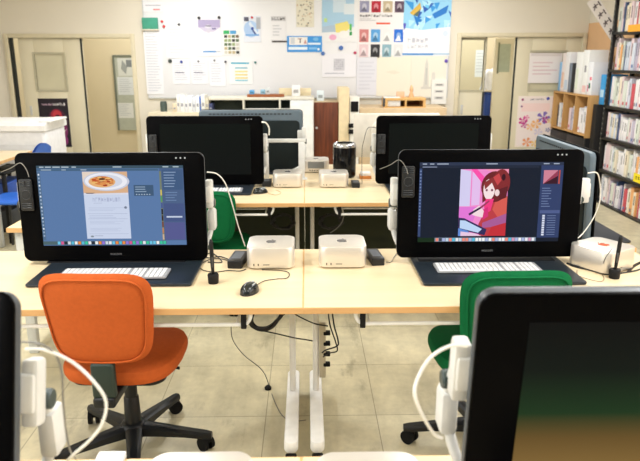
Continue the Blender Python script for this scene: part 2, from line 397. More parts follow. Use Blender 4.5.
for q, ((x, y), rz, lb, g) in enumerate(spots):
    if q == 0: desk0.location = (x, y, 0); desk0['label'] = lb; desk0['group'] = 'maple topped desks'; d = desk0
    else: d = copy_tree(desk0, None, (x, y, 0), rz, lb, 'maple topped desks')
    if q >= 6:
        MB().box(-DL/2 + .001, DL/2 - .001, .70, .715, .12, DZ - .03, M((44, 50, 34), .9), .003).build('dark_olive_panel', d)  # dark panel added to close off the space under the far desks
# two short side desks at the outer ends, between the rows
def side_desk(x0, x1, y0, y1, label, DZ=.72):
    t = thing('side_desk', label, 'desk', ((x0 + x1)/2, (y0 + y1)/2, 0)); w = (x1 - x0)/2; dd = (y1 - y0)/2
    MB().box(-w + .003, w - .003, -dd + .003, dd - .003, DZ - .024, DZ, DESK, .0015, 1).build('tabletop', t)
    e = MB(); e.box(-w, w, -dd - .001, -dd + .003, DZ - .025, DZ - .0015, EDGE); e.box(-w, w, dd - .003, dd + .001, DZ - .025, DZ - .0015, EDGE)
    e.box(-w, -w + .003, -dd + .003, dd - .003, DZ - .025, DZ - .0015, EDGE); e.box(w - .003, w, -dd + .003, dd - .003, DZ - .025, DZ - .0015, EDGE); e.build('edge_band', t)
    for sx in (-1, 1):
        for sy in (-1, 1): MB().box(sx*(w-.05) - .025, sx*(w-.05) + .025, sy*(dd-.05) - .02, sy*(dd-.05) + .02, 0, DZ - .025, GREYW, .004).build('leg', t)
    return t
side_desk(-1.55, -.95, 3.27, 3.80, 'short side desk whose corner shows left of the pasta page display')
side_desk(1.0, 1.63, 3.05, 3.82, 'short side desk under the sideways display near the book rack', .66)

# ------------------------------------------------------------------ pen displays
W_, H_ = .77, .457; TILT = R(2)
def screen_pasta():
    s = []
    s.append(('r', 0, 0, 1, .035, (60, 84, 100)))
    for u0, u1 in ((.02, .05), (.06, .10), (.11, .16), (.17, .22), (.24, .27), (.52, .58), (.86, .9), (.93, .97)): s.append(('r', u0, .012, u1, .024, (190, 205, 215)))
    s.append(('r', 0, .04, .83, .065, (70, 100, 128)))
    for u0, u1 in ((.03, .10), (.17, .20), (.3, .34)): s.append(('r', u0, .048, u1, .056, (190, 205, 220)))
    s.append(('r', 0, .07, .022, .93, (84, 112, 142)))
    for k in range(18): s.append(('r', .006, .1 + k * .045, .016, .12 + k * .045, (160, 180, 205) if k % 3 else (225, 235, 245)))
    # page
    s.append(('r', .308, .075, .615, .915, (206, 216, 238)))
    s.append(('r', .308, .075, .615, .345, (222, 178, 140)))
    s.append(('p', [(.308, .075), (.5, .075), (.36, .16), (.308, .2)], (232, 214, 200)))
    s.append(('e', .470, .195, .158, .118, (205, 208, 224))); s.append(('e', .468, .193, .145, .105, (240, 240, 248))); s.append(('e', .462, .193, .118, .083, (214, 218, 232)))
    s.append(('e', .440, .20, .092, .070, (232, 176, 116))); s.append(('e', .445, .185, .075, .055, (214, 128, 70)))
    rr = random.Random(3)
    for k in range(34):
        a = rr.uniform(0, 6.28); d = rr.uniform(0, 1) ** .6; u = .443 + .078 * d * math.cos(a); v = .19 + .055 * d * math.sin(a)
        c = rr.choice([(238, 186, 110), (196, 84, 46), (226, 150, 84), (170, 64, 36), (240, 200, 130)])
        s.append(('e', u, v, rr.uniform(.008, .02), rr.uniform(.006, .013), c))
    s.append(('e', .442, .165, .022, .014, (96, 62, 40)))
    s.append(('p', [(.31, .335), (.36, .345), (.615, .335), (.615, .36), (.308, .36)], (220, 222, 236)))
    s.append(('p', [(.318, .336), (.39, .336), (.37, .346), (.33, .346)], (90, 60, 50)))
    s += glyphs(.365, .56, .395, .445, 10, (176, 184, 212))
    s.append(('r', .37, .462, .43, .466, (160, 168, 196)))
    for v, n in ((.52, 3), (.62, 2), (.69, 3), (.78, 3)): s += lines(.335, .59, v, v + .05, n, (182, 192, 218), True, .28)
    s += [('r', .325, .595, .60, .598, (150, 160, 190)), ('r', .325, .66, .60, .663, (150, 160, 190)), ('r', .325, .85, .60, .853, (160, 170, 200)), ('e', .345, .885, .012, .012, (140, 150, 160)), ('e', .59, .52, .010, .016, (120, 130, 150)), ('r', .36, .875, .42, .88, (140, 150, 175))]
    # floating panel
    s.append(('r', .655, .24, .79, .375, (66, 92, 122)))
    s += lines(.665, .775, .26, .345, 3, (150, 172, 196), True, .35)
    for k in range(6): s.append(('r', .668 + k * .018, .352, .676 + k * .018, .363, (190, 205, 222)))
    # right side panels
    s.append(('r', .835, .035, 1, .94, (78, 100, 138))); s.append(('r', .835, .07, .848, .94, (120, 130, 110)))
    for k, c in enumerate([(210, 190, 90), (90, 160, 90), (70, 90, 150), (40, 36, 40), (60, 40, 36), (120, 70, 50), (190, 130, 90), (210, 180, 150)]): s.append(('r', .836, .3 + k * .08, .847, .37 + k * .08, c))
    s.append(('r', .855, .05, .995, .30, (66, 92, 130))); s += lines(.865, .96, .08, .29, 6, (150, 172, 204), True, .25)
    s.append(('r', .855, .47, .995, .70, (72, 88, 134))); s.append(('r', .87, .63, .98, .65, (200, 210, 230))); s.append(('r', .855, .71, .995, .93, (88, 92, 146)))
    s += lines(.87, .96, .33, .46, 4, (120, 146, 186), True, .25)
    s.append(('r', 0, .945, .86, .99, (80, 104, 110)))
    rr = random.Random(5); cs = [(90, 190, 220), (235, 235, 240), (60, 200, 160), (240, 140, 60), (220, 90, 150), (40, 44, 60), (150, 120, 220), (245, 245, 245), (210, 220, 230), (110, 200, 235)]
    for k in range(32): s.append(('r', .10 + k * .0238, .948, .119 + k * .0238, .986, rr.choice(cs)))
    return s
def screen_drawing():
    s = []
    s.append(('r', 0, 0, 1, .04, (44, 54, 78)))
    for u0, u1 in ((.02, .05), (.07, .1), (.12, .2), (.46, .54), (.86, .9), (.93, .97)): s.append(('r', u0, .014, u1, .026, (170, 180, 200)))
    s.append(('r', 0, .045, .83, .07, (34, 42, 60))); s.append(('r', .02, .052, .12, .062, (140, 150, 175)))
    s.append(('r', 0, .075, .018, .93, (56, 72, 112)))
    for k in range(18): s.append(('r', .004, .1 + k * .04, .013, .118 + k * .04, (120, 140, 180)))
    X0, X1, Y0, Y1 = .285, .62, .085, .925
    def q(u, v): return (X0 + (X1 - X0) * u, Y0 + (Y1 - Y0) * v)
    def P(pts, c): s.append(('p', [q(*p) for p in pts], c))
    def El(u, v, ru, rv, c): s.append(('e', q(u, v)[0], q(u, v)[1], ru * (X1-X0), rv * (Y1-Y0), c))
    P([(0, 0), (1, 0), (1, 1), (0, 1)], (240, 140, 205)); P([(0, 0), (.22, .03), (.22, .55), (0, .55)], (212, 206, 240)); P([(.25, .04), (.42, .1), (.42, .53), (.25, .54)], (228, 190, 236))
    P([(.22, 0), (.34, 0), (.62, .2), (.52, .26)], (250, 80, 170)); P([(.5, 0), (1, 0), (1, .12), (.8, .08)], (244, 150, 180)); P([(0, .56), (.4, .56), (.3, .78), (0, .72)], (226, 120, 214))
    # seated figure with dark red hair and red jacket, holding a pen over a tablet
    P([(.62, .52), (.84, .44), (1, .46), (1, 1), (.44, 1), (.42, .82), (.52, .66)], (188, 62, 70)); P([(.78, .42), (1, .40), (1, .72), (.84, .74), (.7, .6)], (214, 92, 82))
    P([(.86, .7), (1, .66), (1, .84), (.5, .88), (.5, .8)], (168, 92, 150)); P([(.7, .86), (1, .8), (1, 1), (.62, 1)], (196, 48, 58))
    El(.72, .26, .28, .23, (110, 36, 40)); El(.86, .2, .18, .2, (132, 44, 48)); P([(.46, .2), (.6, .1), (.56, .46), (.48, .5)], (112, 38, 42)); P([(.8, .3), (1, .25), (.98, .42), (.84, .46)], (96, 32, 40))
    El(.61, .30, .12, .155, (246, 226, 226)); P([(.5, .2), (.66, .12), (.78, .2), (.74, .32), (.66, .2), (.58, .26), (.52, .3)], (140, 50, 52)); El(.78, .35, .05, .05, (240, 214, 214))
    P([(.68, .12), (.8, .06), (.86, .16), (.78, .24)], (200, 70, 74)); El(.56, .31, .022, .018, (120, 60, 80)); El(.67, .31, .024, .018, (120, 60, 80)); El(.9, .12, .04, .05, (60, 22, 34))
    P([(.55, .44), (.72, .44), (.66, .62), (.56, .66), (.52, .56)], (240, 60, 130)); P([(.5, .6), (.6, .56), (.62, .7), (.5, .76)], (214, 50, 120))
    P([(.3, .6), (.42, .54), (.52, .62), (.5, .72), (.38, .7), (.28, .68)], (244, 218, 224)); P([(.2, .66), (.44, .56), (.46, .585), (.22, .69)], (50, 36, 70)); P([(.44, .56), (.62, .46), (.63, .48), (.46, .585)], (150, 60, 90))
    P([(0, .72), (.12, .73), (.6, .9), (.56, .99), (0, .9)], (50, 44, 90)); P([(.03, .76), (.14, .765), (.5, .895), (.42, .95), (.03, .88)], (190, 214, 245)); P([(0, .88), (.2, .92), (.3, 1), (0, 1)], (96, 140, 214)); P([(.05, .93), (.34, .96), (.5, 1), (.05, 1)], (232, 200, 226))
    s.append(('r', .845, .04, 1, .95, (50, 64, 104)))
    s.append(('r', .865, .10, .965, .27, (150, 60, 84))); s.append(('p', [(.865, .10), (.965, .10), (.865, .27)], (206, 130, 150))); s.append(('p', [(.865, .27), (.965, .27), (.965, .17)], (60, 26, 40))); s.append(('r', .97, .10, .98, .27, (200, 80, 60)))
    s += lines(.86, .93, .32, .58, 8, (120, 136, 176), True, .25); s.append(('r', .855, .60, .995, .64, (80, 94, 140)))
    for k in range(9): s.append(('r', .875, .66 + k * .03, .893, .683 + k * .03, (214, 220, 238))); s.append(('r', .91, .667 + k * .03, .97, .674 + k * .03, (120, 136, 176)))
    s.append(('r', 0, .945, .12, 1, (20, 44, 24))); s.append(('r', .12, .945, .84, .995, (120, 140, 160)))
    rr = random.Random(8); cs = [(90, 190, 220), (235, 235, 240), (190, 210, 225), (240, 140, 120), (220, 150, 180), (60, 64, 80), (170, 180, 220), (245, 245, 245)]
    for k in range(30): s.append(('r', .128 + k * .0235, .950, .147 + k * .0235, .990, rr.choice(cs)))
    return s
def make_display(kind, label, loc, rz=0, group='large pen displays', tilt=TILT, lift=.018, yo=.10, desk=None):
    t = thing('pen_display', label, 'display', loc, rz, group)
    # stand plate
    po = .045 if kind == 'pasta' else 0
    p = MB(); p.rbox(.635, .40, .012, .012, SLATE, (po, .02, .008), ed=.004)
    p.box(-.29, .29, .09, .19, .013, .0165, BLACKM); p.build('base_plate', t)
    Q = Matrix.Translation((0, yo, lift)) @ Matrix.Rotation(-tilt, 4, 'X'); ay = yo - .10 + (.075 if tilt > R(10) else 0)
    b = MB(); b.rbox(W_, H_, .012, .03, BLACK, (0, .006, H_/2), 'y', ed=.004, mtx=Q); body = b.build('bezel_glass', t)
    bk = MB(); bk.rbox(W_ - .004, H_ - .004, .036, .03, GREYB if kind == 'rear' else M((70, 76, 82), .4), (0, .030, H_/2), 'y', ed=.014, mtx=Q)
    for k in range(22): bk.box(-.30 + k * .028, -.282 + k * .028, .0465, .0490, H_ - .034, H_ - .026, BLACKM, mtx=Q)
    bk.rbox(.72, .37, .012, .03, M((20, 30, 32), .6, spec=.2) if kind == 'rear' else M((60, 66, 72), .4), (0, .050, .195), 'y', ed=.004, mtx=Q); bk.build('back_shell', t)  # rear kind: shade of the back recess painted as a darker panel
    # active area
    sw, sh = .597, .336; x0 = -.298; zt_ = H_ - .052
    m = MB()
    if kind == 'pasta': flat(m, sw, sh, (92, 124, 170), screen_pasta(), .001, lambda c: E(c, .95), GLASSB)
    elif kind == 'drawing': flat(m, sw, sh, (22, 30, 46), screen_drawing(), .001, lambda c: E(c, 1.0), GLASSB)
    elif kind == 'wall': 
        m.box(0, sw, 0, .001, -sh, 0, screen_grad('dim_gradient', [(0, (150, 118, 66)), (.30, (108, 84, 44)), (.46, (30, 56, 30)), (.72, (13, 22, 17)), (1, (9, 10, 11))], .9))  # fixed glow, tan at the foot through green to near black
    else: m.box(0, sw, 0, .001, -sh, 0, screen_grad('sleeping_panel', [(0, (14, 18, 17)), (1, (12, 20, 17))], .7) if kind != 'rear' else GLASSB)
    sc = m.build('screen', t); sc.matrix_local = Q @ Matrix.Translation((x0, -.0015, zt_))
    lg = text_mesh('maker_logo', 'wacom', .017, M((96, 98, 100), .4), t); lg.matrix_local = Q @ Matrix.Translation((0, -.0008, .026)) @ Matrix.Rotation(R(90), 4, 'X')
    d = MB()
    for k in range(3): d.lathe([(.0015, 0), (.0034, 0), (.0034, .0006), (.0015, .0006)], E((230, 230, 225), .8), (.272 + k * .018, -.001, H_ - .022), 12, 'y')
    for vtx in d.b.verts: vtx.co = Q @ vtx.co
    d.build('touch_button', t)
    for sx in (-1, 1):
        a = MB(); x = sx * .392
        a.box(x - .016, x + .016, .046, .088, .215, .335, WHITEP, .008, mtx=Q)
        a.box(x * .95 - .03, x * .95 + .03, .040, .062, .24, .31, WHITEP, .006, mtx=Q)
        a.box(x - .018, x + .018, ay + .195, ay + .255, .120, .215, WHITEP, .012)
        a.tube([(x, ay + .215, .21), (x, ay + .20, .24), (x, ay + .174, .28)], .012, WHITEP)
        a.tube([(x, ay + .215, .14), (x * .93, ay + .185, .06), (x * .76, ay + .18, .022)], .011, WHITEP)
        ar = a.build('stand_arm', t)
        MB().lathe([(.002, -.020), (.016, -.020), (.019, -.017), (.019, .017), (.016, .020), (.002, .020)], M((52, 66, 66), .35), (x, ay + .200, .246), 24, 'x').build('pivot_knob', ar)
    return t
def disp_pos(x, row): return (x, row + .40, DZ)
make_display('pasta', 'black pen display showing a pasta dish on a white page', disp_pos(-.806, ROW[1]))
make_display('drawing', 'black pen display showing a pink drawing of a red haired figure', (.764, ROW[1] + .385, DZ), tilt=R(3), lift=.028)
make_display('off', 'black blank pen display standing behind the pasta page display', disp_pos(-.672, ROW[2]))
make_display('off', 'black blank pen display standing behind the pink drawing display', disp_pos(.85, ROW[2]))
make_display('wall', 'huge near pen display with dim green and tan screen at bottom right', (.672, ROW[0] + .405, DZ), tilt=R(-5), lift=.018)
make_display('off', 'near pen display cut by the left photo edge, only its right rim seen', (-.880, ROW[0] + .40, DZ), tilt=R(17), lift=.034, yo=-.03)
make_display('rear', 'dark pen display seen from behind under the whiteboard', (-.41, 5.02, DZ), math.pi)
make_display('rear', 'grey backed pen display standing sideways near the black book rack', (1.46, 3.44, .66), math.pi / 2, yo=.045)

# silver all in one computer seen from behind
t = thing('desktop_computer', 'silver all in one computer seen from behind, right of the black cylinder', 'computer', (.68, 4.95, DZ), math.pi)
Q = Matrix.Translation((0, -.02, .115)) @ Matrix.Rotation(R(-8), 4, 'X')
MB().rbox(.65, .34, .014, .016, M((226, 222, 212), .4, spec=.4), (0, 0, .16), 'y', ed=.004, mtx=Q).build('housing', t)
MB().rbox(.38, .22, .03, .05, M((226, 222, 212), .4, spec=.4), (0, .02, .16), 'y', ed=.013, mtx=Q).build('back_bulge', t)
MB().box(-.095, .095, .0, .19, 0, .008, ALU, .003).box(-.09, .09, .085, .10, .0, .20, ALU, .004).box(-.09, .09, .02, .10, .19, .20, ALU, .003).build('stand', t)

# ------------------------------------------------------------------ keyboards
def make_keyboard(label, loc, rz=0):
    t = thing('keyboard', label, 'keyboard', loc, rz, 'white keyboards')
    MB().rbox(.425, .115, .008, .008, M((150, 152, 156), .5), (0, 0, .006), ed=.002).build('case', t)
    k = MB(); km = M((222, 223, 224), .5)
    for r_ in range(6):
        y = .046 - r_ * .0183; n = 14
        xs = [-.205 + q * .0187 for q in range(n)]
        if r_ == 5:
            for a, b in ((-.205, -.15), (-.148, -.13), (-.128, -.105), (-.103, -.015), (-.012, .01), (.013, .033), (.036, .055)): k.box(a, b, y - .0075, y + .0075, .0098, .0118, km, .0008, 1)
        else:
            for x in xs: k.box(x, x + .0150, y - .0066, y + .0066, .0098, .0118, km, .0008, 1)
        for q in range(3): k.box(.066 + q * .0187, .081 + q * .0187, y - .0066, y + .0066, .0098, .0118, km, .0008, 1)
        for q in range(4): k.box(.128 + q * .0187, .143 + q * .0187, y - .0066, y + .0066, .0098, .0118, km, .0008, 1)
    k.build('keys', t); return t
kz = DZ + .0145
c = atz(115, 275, kz); kb = make_keyboard('white keyboard lying under the pasta page display', (c.x, c.y, kz))
c = atz(487, 269, kz); copy_tree(kb, None, (c.x, c.y, kz), 0, 'white keyboard lying under the pink drawing display')
copy_tree(kb, None, (atz(213, 186, kz).x, ROW[2] + .30, kz), 0, 'white keyboard on the desk behind, left of the black mouse')

# ------------------------------------------------------------------ mini desktop computers
def apple(mb, m, z, s):
    pts = [(0, .30), (.14, .36), (.30, .33), (.40, .22), (.33, .10), (.32, -.06), (.42, -.18), (.34, -.36), (.20, -.48), (.08, -.45), (0, -.43), (-.08, -.45), (-.20, -.48), (-.36, -.30), (-.43, -.05), (-.40, .18), (-.27, .33), (-.12, .36)]
    mb.prism([(x * s, y * s) for x, y in pts], z, z + .0006, m, 'xy')
    mb.prism([(x * s, y * s) for x, y in [(.0, .38), (.03, .52), (.16, .62), (.15, .48)]], z, z + .0006, m, 'xy')
def make_studio(logo=(92, 92, 94), shell=SILVER):
    t = thing('mini_computer', 'x', 'computer')
    MB().lathe([(.001, 0), (.078, 0), (.080, .003), (.080, .006), (.001, .006)], BLACKM, (0, 0, 0), 40).build('foot_ring', t)
    MB().rbox(.197, .197, .089, .036, shell, (0, 0, .0505), ed=.004, seg=10).build('shell', t)
    f = MB(); dk = M((30, 30, 32), .5)
    f.box(-.070, -.066, -.0992, -.098, .018, .027, dk); f.box(-.052, -.048, -.0992, -.098, .018, .027, dk); f.box(-.030, -.004, -.0992, -.098, .021, .0235, dk); f.build('front_ports', t)
    g = MB(); g.box(-.062, .062, .098, .0994, .035, .086, M((120, 122, 120), .6))
    for k in range(6): g.box(-.05 + k * .018, -.04 + k * .018, .098, .0996, .016, .024, dk)
    g.build('rear_grille', t)
    l = MB(); apple(l, M(logo, .25, metal=.2), .0951, .050); l.build('top_logo', t)
    return t
st = make_studio(); G = 'silver mini computers'
def put_studio(o, px, py, label, rz=0, dy=.098):
    c = atz(px, py, DZ); o.location = (c.x, c.y + dy, DZ); o.rotation_euler = (0, 0, rz); o['label'] = label; o['group'] = G
put_studio(st, 270.5, 270, 'silver mini computer right of the pasta page display, left of the desk joint')
put_studio(copy_tree(st), 343, 269, 'silver mini computer just right of the desk joint, beside a black power brick')
put_studio(copy_tree(st), 287.5, 188, 'silver mini computer in the row behind, left of the desk joint')
put_studio(copy_tree(st), 334, 188, 'silver mini computer in the row behind, in front of the black cylinder')
for px, lb in ((204, 'silver mini computer cut by the bottom photo edge, left one'), (366, 'silver mini computer cut by the bottom photo edge, right one')):
    o = copy_tree(st); c = atz(px, 451, DZ + .095); o.location = (c.x, c.y - .098, DZ); o['label'] = lb; o['group'] = G
o = make_studio((196, 92, 60)); c = atz(613, 275, DZ); o.location = (c.x, c.y + .115, DZ); o.rotation_euler = (0, 0, R(32)); tag(o, 'silver mini computer at the right beside the upright pen, emblem tinted as an orange reflection', 'computer', G)  # orange reflection on the emblem is put into its colour
o = copy_tree(st); put_studio(o, 316, 173, 'mini computer on the far desk showing its grey back grille', math.pi, .098)

# black cylinder computer
c = atz(345, 179, DZ)
t = thing('cylinder_computer', 'glossy black cylinder computer standing beside the dark wood cabinet door', 'computer', (c.x, c.y + .084, DZ))
MB().lathe([(.070, .0), (.076, .004), (.080, .012), (.0835, .02), (.0835, .226), (.081, .238), (.074, .248), (.068, .251), (.062, .247), (.058, .23), (.056, .19), (.001, .188)], M((34, 35, 37), .12, metal=.75, spec=.6), seg=48).build('housing', t)
MB().lathe([(.0838, .222), (.0845, .226), (.083, .238), (.076, .2495), (.070, .252), (.066, .2495), (.074, .245), (.080, .236), (.0825, .224)], M((190, 192, 195), .2, metal=.8), seg=48).build('rim', t)

# ------------------------------------------------------------------ power bricks, mice, pens, remotes
def brick(px, py, w, d, h, label, rz=0):
    c = atz(px, py, DZ); t = thing('power_adapter', label, 'power adapter', (c.x, c.y + d/2, DZ), rz, 'black power adapters')
    MB().box(-w/2, w/2, -d/2, d/2, 0, h, M((22, 23, 26), .35, spec=.4), .005, 3).build('case', t)
    MB().box(-w*.32, w*.32, -d*.3, d*.35, h, h + .0006, M((92, 98, 108), .4)).build('label_plate', t); return t
brick(236.5, 269, .062, .150, .036, 'black power adapter between the pasta page display and silver mini computer', R(-6))
brick(376.5, 266, .055, .150, .034, 'black power adapter right of the silver mini computer by the desk joint', R(6))
brick(266.5, 187, .062, .12, .036, 'small black power adapter in the row behind, above the far mouse')
brick(356, 188, .055, .12, .034, 'small black power adapter in the row behind, by the black cylinder')
c = atz(112, 459, DZ)
t = thing('card_reader', 'small white device on the near desk at the bottom left', 'card reader', (c.x, c.y - .03, DZ)); MB().box(-.03, .03, -.04, .04, 0, .014, M((226, 228, 232), .4), .003).build('case', t); MB().box(-.022, .022, -.02, .03, .014, .0146, M((180, 184, 190), .4)).build('label_plate', t)
def mouse(px, py, label, rz, cable, s=1.0):
    c = atz(px, py, DZ); t = thing('computer_mouse', label, 'mouse', (c.x, c.y, DZ), rz, 'black computer mice')
    b = MB()
    def fn(u, v):
        a = u * 2 * math.pi; ph = v * math.pi / 2; rr = math.cos(ph)
        return (.030 * rr ** .7 * math.cos(a) * (1 - .1 * math.sin(a)), .052 * rr ** .7 * math.sin(a), .036 * math.sin(ph) ** .9 * (1 - .18 * math.sin(a) * rr))
    b.grid(fn, 28, 8, M((24, 30, 32), .25, spec=.5)); bmesh.ops.remove_doubles(b.b, verts=b.b.verts, dist=1e-5)
    b.build('shell', t)
    MB().lathe([(.001, -.004), (.009, -.004), (.010, 0), (.009, .004), (.001, .004)], M((150, 160, 165), .3), (0, .030, .026), 20, 'x').build('scroll_wheel', t)
    MB().prism([(-.012, .004), (.012, .004), (.008, -.03), (-.008, -.03)], .0325, .0362, M((176, 188, 196), .25, metal=.4), 'xy').build('silver_inlay', t)
    tag(MB().tube(cable(c), .0016, CABLEB, 8).build('mouse_cable'), None, None).parent = None
    return t
def cable(name, label, pts, r, m, cat='cable', group=None):
    return tag(MB().tube(pts, r, m, 8).build(name), label, cat, group)
def zp(px, py, dz=.0025): 
    v = atz(px, py, DZ + dz); return (v.x, v.y, v.z)
def mouse2(px, py, label, rz, pts, mat=CABLEB):
    c = atz(px, py, DZ); t = thing('computer_mouse', label, 'mouse', (c.x, c.y, DZ), rz, 'black computer mice')
    b = MB()
    def fn(u, v):
        a = u * 2 * math.pi; ph = v * math.pi / 2; rr = max(0, math.cos(ph))
        return (.031 * rr ** .6 * math.cos(a) * (1 - .1 * math.sin(a)), .052 * rr ** .6 * math.sin(a), .036 * math.sin(ph) * (1 - .15 * math.sin(a) * rr))
    b.grid(fn, 28, 8, M((24, 30, 32), .22, spec=.5)); bmesh.ops.remove_doubles(b.b, verts=b.b.verts, dist=1e-5); b.build('shell', t)
    MB().lathe([(.001, -.004), (.009, -.004), (.0105, 0), (.009, .004), (.001, .004)], M((170, 178, 182), .3), (0, .026, .026), 20, 'x').build('scroll_wheel', t)
    for sx in (-1, 1): MB().tube([(sx * .012, .030, .030), (sx * .016, .0, .0335), (sx * .008, -.03, .0295)], .0022, M((196, 206, 210), .2, metal=.5), 8).build('silver_inlay', t)
    cb = MB(); inv = (Matrix.Translation((c.x, c.y, DZ)) @ Matrix.Rotation(rz, 4, 'Z')).inverted()
    cb.tube([(0, .050, .008)] + [inv @ Vector(zp(*q)) for q in pts], .0016, mat, 8).build('cable', t)
    return t
mouse2(250, 292, 'black mouse in front of the silver mini computer', R(-22), [(264, 281), (276, 279), (287, 278), (289, 273), (281, 270.5), (262, 269.8)])
mouse2(260.5, 193, 'black mouse on the desk in the row behind', R(-60), [(268, 193), (276, 195), (281, 192.5), (276, 190)], M((190, 160, 110), .5))
def pen_stand(px, py, label, lean, s=1.0):
    c = atz(px, py, DZ); t = thing('pen_stand', label, 'pen stand', (c.x, c.y, DZ), 0, 'black pen stands')
    MB().lathe([(.001, 0), (.019, 0), (.0205, .003), (.022, .034), (.020, .038), (.008, .038), (.007, .02), (.001, .02)], BLACKM, seg=28).build('holder', t)
    p = thing('stylus', label.replace('pen stand', 'pen') + ', standing upright in its holder', 'pen', (c.x, c.y, DZ + .022), 0, 'black styluses')
    d = Vector(lean).normalized()
    MB().tube([d * 0, d * .012, d * .05, d * .10, d * .145, d * .155], lambda t_: .0025 + .0055 * math.sin(min(1, t_ * 1.25 + .05) * 1.9) if t_ < .82 else .0062 - (t_ - .82) * .017, BLACKP, 14).build('barrel', p)
    MB().box(-.0035, .0035, -.0092, -.006, .045, .085, M((60, 62, 64), .4), .001, 1).build('side_switch', p)
pen_stand(213.5, 283, 'black pen stand on the desk right of the pasta page display', (-.02, .0, 1))
pen_stand(614, 278, 'black pen stand at the right edge beside the silver mini computer', (.05, 0, 1))
def remote(dpos, dx, dz, label, tilt=TILT, rz=0):
    """button remote held on the bezel of a display at dpos"""
    Q = Matrix.Translation((0, .10, rz or .018)) @ Matrix.Rotation(-tilt, 4, 'X')
    t = thing('button_remote', label, 'remote control', dpos, 0, 'button remotes on the bezels'); t.matrix_world = Matrix.Translation(dpos) @ Q @ Matrix.Translation((dx, -.0002, dz))
    MB().rbox(.054, .132, .010, .008, M((22, 24, 27), .35, spec=.5), (0, -.0055, 0), 'y', ed=.003).build('case', t)
    k = MB(); km = M((44, 48, 52), .35)
    pts = [(.026 * math.cos(a * math.pi / 16), -.012, .002 + .026 * math.sin(a * math.pi / 16)) for a in range(33)]
    k.tube([(x * .72, y, z * .72) for x, y, z in pts], .0012, km, 6, False)
    k.build('touch_ring', t)
    b = MB(); b.box(-.021, .021, -.0108, -.0106, .034, .060, BLACKM)
    for q in range(3):
        for sx in (-1, 1): b.box(sx * .012 - .009, sx * .012 + .009, -.0125, -.0105, .036 + q * .008, .041 + q * .008, km, .001, 1)
    b.build('upper_keys', t); b = MB(); b.box(-.021, .021, -.0108, -.0106, -.058, -.031, BLACKM)
    for q in range(3): b.box(-.020, .020, -.0125, -.0105, -.038 - q * .009, -.033 - q * .009, km, .001, 1)
    b.build('lower_keys', t); return t
remote(disp_pos(-.806, ROW[1]), -.346, .285, 'black button remote stuck on the left bezel of the pasta page display')
remote((.764, ROW[1] + .385, DZ), -.345, .325, 'black button remote stuck on the left bezel of the pink drawing display', R(3), .028)
remote(disp_pos(-.672, ROW[2]), -.345, .270, 'black button remote on the bezel of the blank display behind, at left')
remote(disp_pos(.85, ROW[2]), -.350, .27, 'black button remote on the bezel of the blank display behind, at right')

